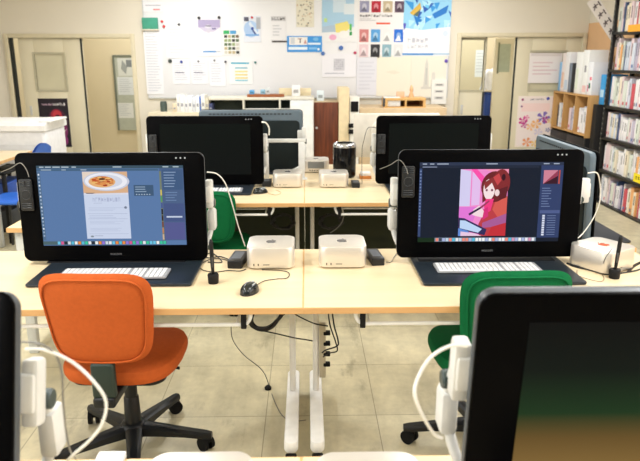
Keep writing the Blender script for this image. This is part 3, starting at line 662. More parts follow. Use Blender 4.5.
# ------------------------------------------------------------------ office chairs
def make_chair(name, label, loc, rz, fab, base_rot, arms=True):
    t = thing(name, label, 'chair', loc, rz, 'swivel office chairs')
    # seat: rounded cushion
    s = MB(); n = 40
    def seat_out(a):
        ca, sa = math.cos(a), math.sin(a); e = 2 / 3.4
        x = .225 * math.copysign(abs(ca) ** e, ca); y = .225 * math.copysign(abs(sa) ** e, sa)
        return x * (1 - .06 * (y / .225 < 0) * abs(y / .225)), y
    rings = []
    for k, (sc, z) in enumerate(((.90, .395), (.97, .402), (1.0, .42), (1.0, .435), (.97, .452), (.88, .462), (.5, .466), (.02, .466))):
        rings.append([s.b.verts.new((seat_out(2*math.pi*q/n)[0]*sc, seat_out(2*math.pi*q/n)[1]*sc, z)) for q in range(n)])
    fs = [s.b.faces.new((a[q], a[(q+1) % n], b[(q+1) % n], b[q])) for a, b in zip(rings, rings[1:]) for q in range(n)]; fs.append(s.b.faces.new(rings[0][::-1])); s._fin(fs, fab, True)
    s.build('seat', t)
    MB().rbox(.36, .34, .025, .06, BLACKP, (0, 0, .385), ed=.006).build('seat_pan', t)
    # backrest: padded, wider at the top, curved
    def back(off, sc, name, m, thick):
        b = MB(); nu, nv = 20, 16
        def pt(u, v, side):
            U = 2*u - 1; V = 2*v - 1
            e = 4.6; r_ = (abs(U) ** e + abs(V) ** e) ** (1 / e); k = 1
            if r_ > 1e-6: mx = max(abs(U), abs(V)); k = mx / r_
            U *= k; V *= k; edge = max(abs(2*u-1), abs(2*v-1))
            hw = (.172 + .036 * (V + 1) / 2) * sc
            x = U * hw; z = .689 + V * .180 * sc
            y = -.232 - .055 * (V + 1) / 2 - .03 * (1 - U * U) * .9 + off
            th = thick * math.sqrt(max(0, 1 - edge ** 6))
            return (x, y + side * th, z)
        A = b.grid(lambda u, v: pt(u, v, 1), nu, nv, m); Bq = b.grid(lambda u, v: pt(u, v, -1), nu, nv, m)
        bmesh.ops.remove_doubles(b.b, verts=b.b.verts, dist=2e-4); return b.build(name, t)
    bkr = back(0, 1.0, 'backrest', fab, .027)
    # piping round the rear panel
    pp = []
    for q in range(49):
        a = 2*math.pi*q/48; ca, sa = math.cos(a), math.sin(a); e = 2/4.6
        U = math.copysign(abs(ca) ** e, ca) * .90; V = math.copysign(abs(sa) ** e, sa) * .90
        hw = .172 + .036 * (V + 1) / 2
        pp.append((U * hw, -.232 - .055 * (V + 1) / 2 - .027 * (1 - U * U) - .0235, .689 + V * .180))
    MB().tube(pp, .0035, fab, 8, False).build('piping', bkr)
    # back support bar
    b = MB(); b.box(-.042, .042, -.292, -.255, .385, .525, M((26, 44, 38), .5), .012, 3); b.box(-.04, .04, -.30, -.02, .352, .392, BLACKP, .01, 3); b.build('back_support', t)
    MB().box(-.075, .075, -.09, .09, .335, .374, BLACKP, .01).tube([(.06, .0, .36), (.17, .02, .355), (.20, .02, .352)], .006, BLACKP).build('mechanism', t)
    c = MB(); c.lathe([(.001, .075), (.034, .075), (.034, .12), (.030, .235), (.026, .24), (.0255, .335), (.001, .335)], BLACKP, seg=24); c.build('gas_column', t)
    if arms:
        MB().lathe([(.001, .062), (.050, .064), (.056, .075), (.056, .105), (.045, .122), (.036, .126), (.001, .126)], BLACKP, seg=28).build('hub', t)
        for q in range(5):
            a = R(base_rot + 72 * q) - rz; ca, sa = math.cos(a), math.sin(a)
            m = MB(); 
            # tapered leg
            prof = [(.03, .034, .118, .072), (.12, .028, .108, .070), (.22, .024, .094, .066), (.30, .021, .084, .058), (.325, .014, .080, .056)]
            rg = []
            for r_, hw, z1, z0 in prof:
                rg.append([m.b.verts.new((r_*ca - y*sa, r_*sa + y*ca, z)) for y, z in ((-hw, z0), (hw, z0), (hw, z1 - .01), (hw*.55, z1), (-hw*.55, z1), (-hw, z1 - .01))])
            fs = [m.b.faces.new((x[k], x[(k+1) % 6], y[(k+1) % 6], y[k])) for x, y in zip(rg, rg[1:]) for k in range(6)]; fs += [m.b.faces.new(rg[0][::-1]), m.b.faces.new(rg[-1])]
            m._fin(fs, BLACKP, True); m.build('base_leg', t)
            cx, cy = .298*ca, .298*sa; k = MB(); ang = a + .9
            for sd in (-1, 1):
                for vv in (0,):
                    w = MB()
                off = Vector((math.cos(ang), math.sin(ang), 0)) * (sd * .016); ax = Vector((math.cos(ang), math.sin(ang), 0))
                k.tube([Vector((cx, cy, .030)) + off - ax*.008, Vector((cx, cy, .030)) + off + ax*.008], .030, RUB, 20, False)
                w.b.free()
            k.tube([(cx, cy, .03), (cx, cy, .07)], .008, RUB, 10, False)
            k.box(cx - .02, cx + .02, cy - .02, cy + .02, .034, .057, RUB, .008)
            k.build('caster', t)
    return t
CR_ = 0
make_chair('office_chair', 'orange fabric swivel chair with black star base', (-.72, 2.40, 0), R(-2), ORANGE, -4)
make_chair('office_chair', 'dark green swivel chair behind the huge near display', (.725, 2.40, 0), R(1), GREEN, 33)
make_chair('office_chair', 'bright green chair seen right of the pasta page display', (-.60, 4.08, 0), R(-4), GREEN, 10).scale = (1, 1, .93)

# ------------------------------------------------------------------ cables
def dp(px, py, Y): v = aty(px, py, Y); return (v.x, v.y, v.z)
Y1 = ROW[1] + .62
cable('display_cable', 'white cable looping from the near display at bottom right', [dp(467, 346, .99), dp(450, 346, .98), dp(430, 358, .97), dp(417, 380, .96), dp(415, 396, .95), dp(423, 416, .96), dp(434, 434, .99), dp(442, 438, 1.0)], .0030, CABLEW, group='white display cables')
MB
cable('display_cable', 'white cable arching over the floor from the near left display', [dp(26, 349, .98), dp(45, 350, .96), dp(72, 362, .96), dp(94, 382, .95), dp(106, 402, .95), dp(102, 424, .95), dp(90, 440, .96), dp(72, 456, 1.0), zp(66, 462)], .0026, CABLEW, group='white display cables')
cable('pen_cable', 'thin grey cable hanging beside the near left display', [dp(22, 342, .98), dp(40, 344, .96), dp(55, 354, .96), dp(62, 374, .96), dp(63, 400, .97), dp(66, 430, .99), dp(70, 450, 1.03), zp(76, 459)], .0018, CABLEG)
cable('display_cable', 'white cable draping behind the bright green chair', [dp(207, 172, 2.76), dp(217, 174, 2.78), dp(225, 183, 2.80), dp(231, 200, 2.84), dp(238, 225, 2.90), dp(245, 246, 2.95)], .0028, CABLEW, group='white display cables')
cable('pen_cable', 'thin black cable coiled beside the pen stand and power adapter', [zp(232, 262), zp(222, 259), zp(212, 259), zp(204, 262), zp(200, 266), zp(203, 270), zp(215, 272), zp(228, 270.5), zp(240, 271), zp(246, 269)], .0018, CABLEB)
cable('pen_cable', 'black cable bundled between pasta page display and power adapter', [zp(230, 260), zp(220, 256.5), zp(210, 258), zp(205, 256), zp(212, 253), zp(222, 262), zp(208, 262)], .0024, CABLEB)
cable('pen_cable', 'thin grey cable on the desk behind the pink drawing display', [zp(386, 262), zp(391, 262), zp(394, 257), zp(398, 252)], .0016, CABLEG)
cable('display_cable', 'white cable curving in front of the sideways display stand', [dp(588, 173, 2.86), dp(597, 173, 2.9), dp(600, 184, 2.95), dp(600, 200, 2.98), dp(594, 217, 3.0), dp(584, 232, 3.0), dp(578, 238, 2.98)], .0028, CABLEW, group='white display cables')
cable('display_cable', 'short white cable loop beside the blank display under the whiteboard', [dp(262, 122, 4.30), dp(266, 123, 4.33), dp(269, 128, 4.36), dp(269, 135, 4.38)], .005, CABLEW, group='white display cables')
cable('usb_cable', 'black cable run in front of the right mini computer', [zp(570, 265), zp(578, 267.5), zp(590, 270), zp(600, 273), zp(610, 274.5), zp(622, 273), zp(634, 271), zp(641, 269)], .0035, CABLEB)
cable('usb_cable', 'thin black cable rising over the front corner of right mini computer', [zp(602, 266.5), dp(606, 257, 2.33), dp(612, 249, 2.35)], .0015, CABLEB)
cable('usb_cable', 'thin brown cable loop on the desk below the right mini computer', [zp(577, 270), zp(578, 275), zp(588, 279), zp(600, 281.5), zp(604, 279), zp(602, 274)], .0012, M((120, 90, 60), .5))
cable('usb_cable', 'black cables coming in beside the pen stand from the right', [zp(628, 272), zp(634, 266), zp(642, 262)], .006, CABLEB)
for q in range(3):
    cable('usb_cable', ('topmost', 'middle', 'lowest')[q] + ' of the black plugs lying before the right mini computer', [zp(567 + q * 16, 263.5 + q * 3), zp(574 + q * 16, 265.5 + q * 3), zp(580 + q*16, 266 + q * 3)], .005 if q != 1 else .004, CABLEB if q != 1 else CABLEW)
for px, py, Y, lb in ((17, 169, 2.73, 'the pasta page display'), (396, 166, 2.73, 'the pink drawing display')):
    cable('pen_cable', 'thin black cable looping over the left bezel of ' + lb, [dp(px - 16, py + 3, Y), dp(px - 6, py - 1, Y - .13), dp(px + 3, py - 6, Y - .15), dp(px + 9, py, Y - .155), dp(px + 12, py + 8, Y - .16)], .0016, CABLEG)
cable('pen_cable', 'thin black cable at the left edge of the far right blank display', [dp(377, 128, 4.36), dp(368, 128, 4.40), dp(364, 140, 4.45), dp(362, 152, 4.5), zp(362, 184)], .002, CABLEB)
# coil and cables hanging under the desk
Yc = 2.55
cp = []
cc = aty(267.0, 318, Yc)
for q in range(121):
    a = 2*math.pi*q/15; rr = .056 + .013 * math.sin(q * .83)
    cp.append((cc.x + rr * 1.25 * math.cos(a), Yc + .012 * math.sin(q * .5), cc.z + .014 + rr * math.sin(a)))
cable('cable_coil', 'black cable coil hanging under the desk edge', cp, .0055, CABLEB, 'cable')
cable('power_cable', 'black cable running from the coil toward the right desk legs', [dp(264, 331, Yc), dp(278, 334, 2.55), dp(295, 338, 2.6), dp(308, 340, 2.65), dp(322, 343, 2.7)], .003, CABLEB)
cable('power_cable', 'black cable slanting between the two white desk legs', [dp(293, 313, 2.6), dp(304, 319, 2.6), dp(316, 324, 2.62), dp(328, 326, 2.62)], .003, CABLEB)
cable('power_cable', 'black cable hanging right of the white desk legs', [dp(332, 309, 2.6), dp(334, 325, 2.6), dp(338, 340, 2.6), dp(337, 346, 2.6), dp(326, 350, 2.6), dp(322, 353, 2.6)], .0035, CABLEB)
cable('power_cable', 'second black cable hanging right of the first below the desk', [dp(328, 309, 2.58), dp(330, 325, 2.58), dp(336, 343, 2.58), dp(337, 351, 2.58), dp(330, 353, 2.58), dp(323, 357, 2.58)], .003, CABLEB)
t = thing('power_strip', 'beige power strip standing by the right white desk leg', 'power strip', tuple(aty(322.5, 350, 2.64)))
MB().box(-.014, .014, -.012, .012, -.13, .13, M((190, 180, 158), .5), .004).build('housing', t)
for q in range(4): MB().box(.004, .034, -.016, .010, .075 - q * .05, .092 - q * .05, RUB, .004).build('plug', t)
fl = lambda px, py: tuple(atz(px, py, .004))
cable('power_cable', 'thin grey cable hanging to the floor left of the white desk legs', [dp(231, 325, 2.7), dp(233, 340, 2.72), dp(244, 355, 2.78), dp(262, 370, 2.85), fl(269, 385), fl(274, 400), fl(282, 415), fl(292, 421), fl(306, 420)], .0022, CABLEG)
tag(MB().lathe([(.001, 0), (.016, 0), (.017, .01), (.008, .02), (.001, .02)], BLACKM, seg=16).build('cable_plug', None, tuple(atz(268, 389, 0.0))), 'small black plug on the floor left of the white desk legs', 'plug')
# dark cables under the far row
for q, (px, py) in enumerate(((283, 226), (331, 226))):
    pp = [] ; c0 = aty(px, py, 4.25)
    for k in range(41):
        a = 2*math.pi*k/13; pp.append((c0.x + (.07 + .015*math.sin(k*2.1)) * math.cos(a), 4.25 + .03*math.sin(k*.8), c0.z + .03 + (.05 + .012*math.cos(k*1.3)) * math.sin(a)))
    cable('cable_coil', 'dark cable bundle under the row behind, %s of the gap between desks' % ('left', 'right')[q], pp, .006, CABLEB)
cable('power_cable', 'white cable drooping under the row behind, right of the gap', [dp(344, 214, 4.2), dp(342, 222, 4.2), dp(336, 229, 4.2), dp(330, 233, 4.2)], .003, CABLEG)

# ------------------------------------------------------------------ whiteboard and what hangs on it
a = aty(141, -30, YW); b = aty(446, 97, YW)
wbY = YW - .03
t = thing('whiteboard', 'large white wall board covered with notices and posters', 'whiteboard', (a.x, YW - .02, 0))
Wb = b.x - a.x; z0 = b.z; z1 = 2.55
MB().box(0, Wb, 0, .018, z0, z1, M((234, 235, 239), .35, var=.01, scale=3), .002).build('panel', t)
f = MB(); f.box(-.012, 0, -.004, .02, z0 - .012, z1 + .012, ALU); f.box(Wb, Wb + .012, -.004, .02, z0 - .012, z1 + .012, ALU); f.box(0, Wb, -.004, .02, z1, z1 + .012, ALU); f.box(0, Wb, -.006, .02, z0 - .014, z0, GREYW); f.build('frame', t)
PG = 'notices on the whiteboard'
WBF = YW - .0205
HUNG = [0]
def hang(name, label, cat, x0, y0, x1, y1, base, shapes, group=PG, Y=None, th=.0015):
    HUNG[0] += 1
    if Y is None: Y = WBF - .006 - .0002 * (HUNG[0] % 7); th = WBF - Y + (th if th > .005 else 0) * 0
    a = aty(x0, y0, Y); b = aty(x1, y1, Y); m = MB(); flat(m, b.x - a.x, a.z - b.z, base, shapes, th)
    o = m.build(name, None, (a.x, Y, a.z)); tag(o, label, cat, group); return o
G1 = (176, 178, 186); BLU = (66, 150, 224)
hang('notice_sheet', 'tall printed timetable sheet at the left end of the whiteboard', 'notice', 143, 32, 164, 94, (234, 235, 240), lines(.1, .9, .02, .98, 22, (205, 208, 218), True, .3))
hang('notice_sheet', 'pale sheet with faint lines right of the timetable sheet', 'notice', 165, 26, 190, 58, (236, 237, 241), lines(.15, .85, .1, .9, 9, (208, 211, 220), True, .25))
hang('board_heading', 'faint heading strip at the top left of the whiteboard', 'notice', 143, 3, 163, 12, (232, 232, 238), lines(.1, .9, .2, .5, 1, (186, 186, 196), False) + [('r', .5, .65, .85, .8, (226, 130, 130))])
t = thing('board_eraser', 'teal green board eraser on the left of the whiteboard', 'eraser', tuple(aty(150, 23, WBF - .02)))
MB().box(-.095, .095, -.016, .018, -.075, .062, M((70, 156, 132), .8), .004).build('felt_pad', t); MB().box(-.10, .10, -.018, .018, -.088, -.072, M((222, 214, 196), .5), .002).build('grip', t)
hang('event_poster', 'poster with lilac top and a blue line at its foot', 'poster', 197, 19, 222, 56, (235, 236, 241), [('r', .03, .02, .97, .22, (178, 168, 206)), ('p', [(.03, .22), (.97, .22), (.7, .34), (.3, .34)], (206, 200, 224)), ('e', .45, .2, .13, .05, (222, 220, 234)), ('r', .34, .17, .58, .2, (110, 110, 140)), ('r', .62, .24, .78, .28, (120, 110, 160)), ('e', .46, .32, .1, .05, (210, 205, 222)), ('r', .2, .86, .75, .90, (80, 150, 214)), ('r', .75, .87, .95, .89, (170, 175, 190))])
ph = random.Random(4); cells = []
for r_ in range(5):
    for q in range(4): cells.append(('r', .05 + q * .24, .2 + r_ * .16, .24 + q * .24, .31 + r_ * .16, ph.choice([(96, 116, 86), (60, 60, 60), (190, 176, 140), (150, 170, 120), (210, 206, 196), (120, 100, 80)])))
hang('photo_sheet', 'small sheet of tiny photographs with green and blue headings', 'notice', 223, 30, 240, 55, (236, 237, 236), [('r', .02, .02, .38, .16, (60, 176, 104)), ('r', .42, .02, .8, .16, (84, 160, 214))] + cells)
hang('event_poster', 'small poster of pale blue shapes with dark strokes near the board centre', 'poster', 243, 16, 261, 42, (226, 232, 244), [('e', .45, .5, .42, .32, (176, 204, 240)), ('p', [(.4, .2), (.9, .7), (.8, .78), (.3, .3)], (220, 232, 248)), ('e', .52, .48, .09, .06, (60, 90, 170)), ('p', [(.55, .5), (.78, .72), (.7, .76), (.5, .56)], (60, 80, 150)), ('r', .05, .04, .32, .2, (90, 92, 110)), ('r', .75, .05, .98, .5, (176, 180, 190)), ('r', .1, .70, .9, .76, (120, 170, 226))])
for q, (x0, y0, x1, y1, lb) in enumerate(((172, 60, 190, 84, 'first small white sheet below the lilac poster, counted from the left'), (191, 60, 208, 84, 'second small white sheet below the lilac poster, with a short headline'), (209, 60, 226, 86, 'third white sheet below the lilac poster, nearly blank'))):
    hang('notice_sheet', lb, 'notice', x0, y0, x1, y1, (233, 234, 240), lines(.1, .9, .12, .9, 8, (204, 206, 216), True, .25) + ([('r', .15, .5, .7, .54, (130, 130, 150))] if q < 2 else []))
hang('notice_sheet', 'white sheet with blue heading and pale yellow lines', 'notice', 229, 61, 253, 84, (234, 236, 238), [('r', .08, .06, .85, .13, (70, 170, 200)), ('r', .24, .27, .78, .33, (120, 180, 200))] + [('r', .24, .42 + k * .14, .78, .49 + k * .14, (236, 214, 140)) for k in range(3)] + [('r', .24, .82, .78, .87, (120, 190, 210))])
hang('notice_sheet', 'narrow strip with heavy black heading near the board centre', 'notice', 271, 15, 286, 40, (234, 234, 238), [('r', .0, .05, 1, .24, (205, 205, 210))] + glyphs(.04, .96, .08, .2, 5, (50, 50, 54)) + lines(.1, .8, .4, .9, 4, (206, 208, 214)))
hang('marker_shelf', 'thin dark marker tray left of the blue sign', 'shelf', 272, 40.8, 287, 42.3, (70, 62, 60), [], th=.03)
hang('name_board', 'bright blue sign with white strips and small picture', 'sign', 287, 36, 322, 52, BLU, [('r', .06, .06, .58, .56, (236, 234, 232)), ('r', .1, .1, .22, .5, (205, 210, 216)), ('r', .36, .16, .39, .44, (60, 60, 70)), ('r', .30, .16, .42, .2, (150, 90, 90)), ('p', [(.47, .48), (.52, .2), (.57, .48)], (196, 150, 150)), ('r', .6, .42, .96, .54, (220, 236, 250)), ('r', .04, .68, .58, .86, (226, 240, 252)), ('r', .62, .7, .86, .84, (130, 190, 240)), ('e', .9, .82, .03, .08, (240, 248, 255)), ('e', .82, .2, .08, .12, (120, 186, 238))])
dots = [('e', ph.uniform(.05, .95), ph.uniform(.03, .97), ph.uniform(.02, .05), ph.uniform(.01, .025), ph.choice([(120, 116, 104), (196, 186, 160), (70, 66, 62), (206, 180, 150)])) for _ in range(60)]
hang('pattern_sheet', 'cream sheet with rows of little figures at the board top', 'poster', 296, -4, 314, 27, (226, 222, 206), dots)
hang('event_poster', 'large pale blue poster with yellow blobs along its foot', 'poster', 322, -6, 358, 42, (234, 235, 238), [('r', 0, 0, .88, .68, (170, 206, 232)), ('r', .3, .1, .65, .38, (206, 224, 238)), ('r', .6, .2, .88, .42, (220, 230, 238)), ('p', [(0, .68), (.5, .62), (.5, .78), (0, .8)], (176, 196, 216)), ('p', [(.36, .62), (.7, .56), (.8, .7), (.6, .8), (.38, .8)], (236, 222, 130)), ('e', .6, .84, .14, .08, (240, 240, 240)), ('r', .76, .62, .82, .76, (90, 190, 100)), ('r', .76, .78, .83, .86, (60, 160, 90)), ('e', .3, .90, .10, .06, (236, 176, 206)), ('r', .06, .5, .14, .58, (190, 220, 140))])
cov = []
rowc = [[(150, 150, 180), (186, 40, 60), (196, 180, 150), (96, 76, 96)], [(206, 130, 130), (90, 160, 220), (230, 230, 232), (40, 110, 210)], [(226, 200, 206), (50, 50, 56), (140, 176, 190), (220, 222, 224)]]
for r_, (v0, v1) in enumerate(((.0, .2), (.5, .73), (.77, 1.0))):
    for q in range(4):
        u = .04 + q * .25; c_ = rowc[r_][q]; cov.append(('r', u, v0, u + .2, v1, c_))
        cov.append(('e', u + .1, (v0 + v1)/2, .05, .06, tuple(min(255, int(x * .5 + 120)) for x in c_)))
        cov.append(('p', [(u + .02, v1 - .02), (u + .1, v0 + .1), (u + .16, v1 - .02)], tuple(int(x * .75) for x in c_) if r_ != 1 or q != 3 else (236, 240, 250)))
cov += glyphs(.04, .75, .24, .28, 12, (96, 90, 96)) + [('r', .4, .38, .7, .41, (226, 90, 60))] + lines(.04, .4, .31, .36, 2, (190, 186, 190))
hang('cover_poster', 'white poster with three rows of small book covers', 'poster', 358, 1, 403, 57, (234, 232, 234), cov)
tri = [('r', 0, 0, 1, .56, (150, 208, 240))]
tr = random.Random(12)
for k in range(26):
    u, v = tr.uniform(0, .95), tr.uniform(0, .46); s_ = tr.uniform(.07, .2)
    tri.append(('p', [(u, v), (min(1, u + s_), min(.56, v + s_ * tr.uniform(-.2, .5))), (min(1, u + s_ * tr.uniform(-.2, .6) if u > .1 else u + s_), min(.56, v + s_))], tr.choice([(60, 150, 220), (36, 120, 200), (206, 232, 248), (110, 196, 236), (40, 90, 180), (180, 226, 246)])))
tri += [('p', [(.13, .24), (.34, .06), (.37, .16), (.2, .28)], (214, 176, 80)), ('p', [(.37, .16), (.2, .28), (.3, .3)], (90, 110, 100)), ('p', [(.6, .26), (.94, .1), (.9, .24), (.66, .34)], (44, 120, 200)), ('p', [(0, .5), (.4, .54), (1, .48), (1, .58), (0, .58)], (234, 236, 240))]
tri += glyphs(.1, .55, .68, .76, 5, (190, 192, 204)) + glyphs(.1, .55, .80, .86, 6, (196, 198, 208)) + [('r', 0, .95, .66, .985, (90, 150, 210)), ('r', .66, .95, 1, .975, (170, 200, 226)), ('e', .9, .6, .06, .05, (210, 222, 240)), ('p', [(0, .42), (.06, .42), (.05, .5), (.02, .54)], (90, 90, 190))]
hang('geometric_poster', 'large poster of blue folded triangles with one gold triangle', 'poster', 404, -1, 449, 56, (233, 234, 239), tri)
hang('notice_sheet', 'white sheet with a grey box and line of print, centre of board', 'notice', 322, 54, 356, 77, (233, 233, 240), [('r', .34, .2, .66, .72, (206, 206, 214))] + [('r', .36 + .055*k, .24 + .09*j, .39 + .055*k, .29 + .09*j, (170, 170, 182)) for k in range(5) for j in range(5) if (k*7 + j*3) % 4] + lines(.08, .92, .82, .9, 1, (170, 172, 186)))
hang('notice_sheet', 'wide faint white sheet hung left of the cream papers', 'notice', 357, 58, 378, 95, (222, 223, 232), lines(.1, .9, .1, .9, 8, (212, 213, 223)))
CR = 'cream papers on the whiteboard'
hang('cream_paper', 'blank cream paper hung low on the board, left of the pair', 'paper', 377, 55.5, 410, 96, (232, 228, 212), [('p', [(.25, .4), (.5, .36), (.7, .42), (.5, .46)], (224, 219, 202))], CR)
hang('cream_paper', 'cream paper with a faint tower drawing, right of the pair', 'paper', 411.5, 55.5, 445, 97, (230, 226, 212), [('p', [(.36, .75), (.4, .2), (.44, .06), (.48, .2), (.52, .75)], (208, 206, 198)), ('p', [(.56, .8), (.6, .4), (.68, .4), (.72, .8)], (212, 208, 200)), ('r', .42, .3, .46, .7, (190, 190, 186)), ('r', .3, .75, .75, .8, (205, 202, 194))], CR)
t = hang('tag_holder', 'white strip of hanging name tags at the lower right of board', 'tag holder', 432, 80, 446, 104, (232, 232, 228), [('r', .2, .14 + k * .27, .8, .26 + k * .27, (206, 206, 204)) for k in range(3)] + [('r', .3, .18 + k * .27, .7, .22 + k * .27, (110, 110, 112)) for k in range(3)], None, WBF - .04, .04)
MG = 'magnets on the whiteboard'
def magnet(px, py, col, label, r=.014, h=.010):
    v = aty(px, py, WBF - .0005); h = .020; m = MB(); m.lathe([(.001, -h), (r * .8, -h), (r, -h * .7), (r, 0), (.001, 0)], M(col, .4), (0, 0, 0), 16, 'y'); o = m.build('magnet', None, (v.x, v.y, v.z)); tag(o, label, 'magnet', MG)
for px, py, c_, lb, r_ in ((162, 21.5, (216, 60, 60), 'upper red magnet beside the board eraser', .016), (164, 26.5, (200, 60, 66), 'lower red magnet beside the board eraser', .018), (199, 18, (34, 34, 38), 'black magnet on the upper left corner of the lilac poster', .018), (219, 17.5, (34, 34, 38), 'black magnet on the upper right corner of the lilac poster', .018), (179, 24.5, (30, 30, 34), 'black magnet on the pale sheet beside the timetable', .014), (252, 17.5, (206, 50, 60), 'red magnet on the small blue shapes poster', .014), (170, 61, (50, 60, 56), 'dark magnet at the top of the first small white sheet, leftmost', .024), (181.5, 61.8, (40, 70, 160), 'blue magnet on the small sheets below the lilac poster', .017), (198.5, 61.3, (90, 90, 96), 'grey magnet over the second small white sheet', .012), (214.5, 60.4, (90, 90, 96), 'grey magnet over the third white sheet', .012), (225.5, 61.8, (44, 44, 60), 'dark magnet left of the yellow lined sheet', .014), (255.3, 62.5, (60, 120, 120), 'teal magnet right of the yellow lined sheet', .014), (341, 48, (70, 110, 180), 'large blue magnet below the pale blue poster', .028), (323, 53.6, (70, 110, 176), 'blue magnet at the corner of the grey box sheet', .025), (355, 52.8, (196, 50, 90), 'crimson magnet at the right corner of the grey box sheet', .018), (378.3, 57, (60, 50, 60), 'dark magnet at the corner of the blank cream paper', .01), (446, 61, (100, 80, 180), 'violet magnet at the far right end of the board', .022)):
    magnet(px, py, c_, lb, r_)
t = thing('light_switch', 'small pale wall switch left of the sliding door', 'light switch', tuple(aty(5, 91, YW - .006)))
t.location = (XL + .004, 8.05, aty(5, 91, 8.1).z)
t.rotation_euler = (0, 0, R(90)); MB().box(-.05, .05, -.004, .004, -.06, .06, M((206, 202, 186), .4), .003).build('plate', t); MB().box(-.022, .022, -.010, -.003, -.03, .03, M((176, 172, 156), .4), .003).build('rocker', t)

# posters on the doors
hang('door_poster', 'black poster with magenta circles on the left sliding door', 'poster', 37.5, 98.5, 72, 147, (30, 22, 34), [('e', .6, .5, .34, .3, (70, 24, 52)), ('e', .58, .36, .2, .14, (150, 34, 56)), ('e', .6, .34, .15, .10, (190, 52, 66)), ('e', .62, .42, .11, .09, (60, 20, 44)), ('e', .7, .66, .22, .18, (120, 40, 96)), ('e', .66, .62, .12, .1, (44, 20, 40)), ('p', [(.5, .36), (.64, .42), (.74, .56), (.66, .58), (.54, .5)], (206, 130, 120)), ('p', [(.4, .66), (.7, .7), (.9, .62), (.7, .76), (.5, .76)], (206, 196, 196)), ('p', [(.5, .74), (.62, .74), (.6, .95), (.52, .95)], (130, 110, 140)), ('e', .8, .86, .1, .1, (130, 40, 110))] + glyphs(.12, .5, .10, .14, 7, (190, 160, 180)) + glyphs(.5, .92, .09, .145, 6, (226, 220, 226)), 'posters on the sliding doors', YW + .014)
fl_ = [('r', .04, .03, .96, .97, (240, 226, 224))]
fr = random.Random(9)
fl_ += glyphs(.3, .65, .05, .08, 8, (110, 110, 130)) + [('r', .1, .14, .8, .3, (244, 216, 214))]
for u, v, r_, c_ in ((.16, .48, .11, (200, 60, 140)), (.24, .42, .07, (226, 110, 170)), (.2, .56, .09, (190, 80, 150)), (.66, .42, .16, (130, 110, 190)), (.72, .46, .09, (176, 60, 140)), (.5, .54, .12, (236, 180, 120)), (.36, .6, .1, (240, 190, 140)), (.56, .7, .1, (216, 206, 226)), (.8, .66, .06, (120, 130, 180)), (.74, .82, .07, (160, 60, 120)), (.3, .9, .12, (236, 160, 110)), (.85, .48, .08, (240, 210, 130)), (.5, .93, .09, (240, 200, 110)), (.6, .84, .06, (140, 120, 190))):
    for k in range(5): fl_.append(('p', [(u, v), (u + r_ * math.cos(k*1.257 - .35), v + r_ * .7 * math.sin(k*1.257 - .35)), (u + r_ * 1.1 * math.cos(k*1.257), v + r_ * .8 * math.sin(k*1.257)), (u + r_ * math.cos(k*1.257 + .35), v + r_ * .7 * math.sin(k*1.257 + .35))], c_))
fl_ += [('e', .11, .07, .03, .025, (150, 60, 110)), ('e', .1, .2, .025, .02, (130, 70, 130)), ('e', .74, .05, .04, .03, (60, 70, 170))]
hang('door_poster', 'pale pink flower poster on the right sliding door', 'poster', 518.5, 96, 554, 147, (240, 228, 220), fl_, 'posters on the sliding doors', YW + .014)
hang('window_notice', 'large white notice taped over the right sliding door window', 'notice', 530, 53, 560, 83, (232, 226, 226), [('r', .04, .02, .96, .1, (214, 206, 206))] + lines(.12, .9, .3, .8, 4, (216, 190, 196), True, .3), None, YW + .008)
Yn = YW + 2.19
a = aty(114.5, 57, Yn); b = aty(140, 130, Yn)
t = thing('notice_board', 'pale notice board hanging in the corridor beyond the left opening', 'notice board', (a.x, Yn, a.z)); Wn, Hn = b.x - a.x, a.z - b.z
MB().box(0, Wn, -.02, .0, -Hn, 0, M((176, 182, 170), .6)).build('panel', t); MB().box(-.03, 0, -.03, 0, -Hn, .03, M((110, 116, 104), .5)).box(0, Wn, -.03, 0, 0, .03, M((110, 116, 104), .5)).build('frame', t)
hang('notice_sheet', 'grey printed sheet at the top of the corridor notice board', 'notice', 117, 58, 134, 76, (206, 210, 206), [('p', [(.3, .1), (.6, .5), (.5, .9), (.2, .6)], (150, 156, 156)), ('r', .55, .1, .9, .5, (120, 126, 130))], 'corridor notices', Yn - .0217)
hang('notice_sheet', 'white sheet at the middle of the corridor notice board', 'notice', 117, 77, 134, 95, (216, 222, 226), lines(.1, .9, .1, .9, 7, (196, 202, 208)), 'corridor notices', Yn - .0217)
hang('notice_sheet', 'white sheet at the foot of the corridor notice board', 'notice', 117, 103, 134, 118, (222, 226, 226), lines(.1, .9, .1, .9, 7, (196, 202, 208)), 'corridor notices', Yn - .0217)
hang('notice_sheet', 'white sheet on the corridor wall seen through the glazed door', 'notice', 476, 50, 484, 77, (230, 234, 236), lines(.1, .9, .1, .9, 7, (210, 214, 218)), 'corridor notices', Yn + .0084)
# coat and blue crate in the corridor
Yq = YW + .8
a = aty(493, 92, Yq)
t = thing('storage_bin', 'blue bin standing in the corridor beyond the right opening', 'bin', (a.x, Yq, 0))
m = MB(); m.rbox(.26, .24, a.z, .04, M((30, 70, 150), .5), (0, 0, a.z/2), ed=.01); m.build('body', t); MB().rbox(.28, .26, .03, .04, M((24, 60, 134), .5), (0, 0, a.z - .015), ed=.008).build('rim', t)
m = MB(); rr_ = random.Random(2)
def cloth(u, v):
    U = 2*u - 1; V = 2*v - 1; d = max(abs(U), abs(V))
    return (U * .15 * (1 + .1 * math.sin(9*V)), V * .13, .30 - .12 * d ** 3 + .035 * math.sin(6*U + 2) * math.cos(5*V) - .14 * (d > .85))
m.grid(cloth, 20, 20, M((232, 232, 234), .9)); m.grid(lambda u, v: (cloth(u, v)[0]*.96, cloth(u, v)[1]*.96, -.0 + .0 * u), 2, 2, M((232, 232, 234), .9))
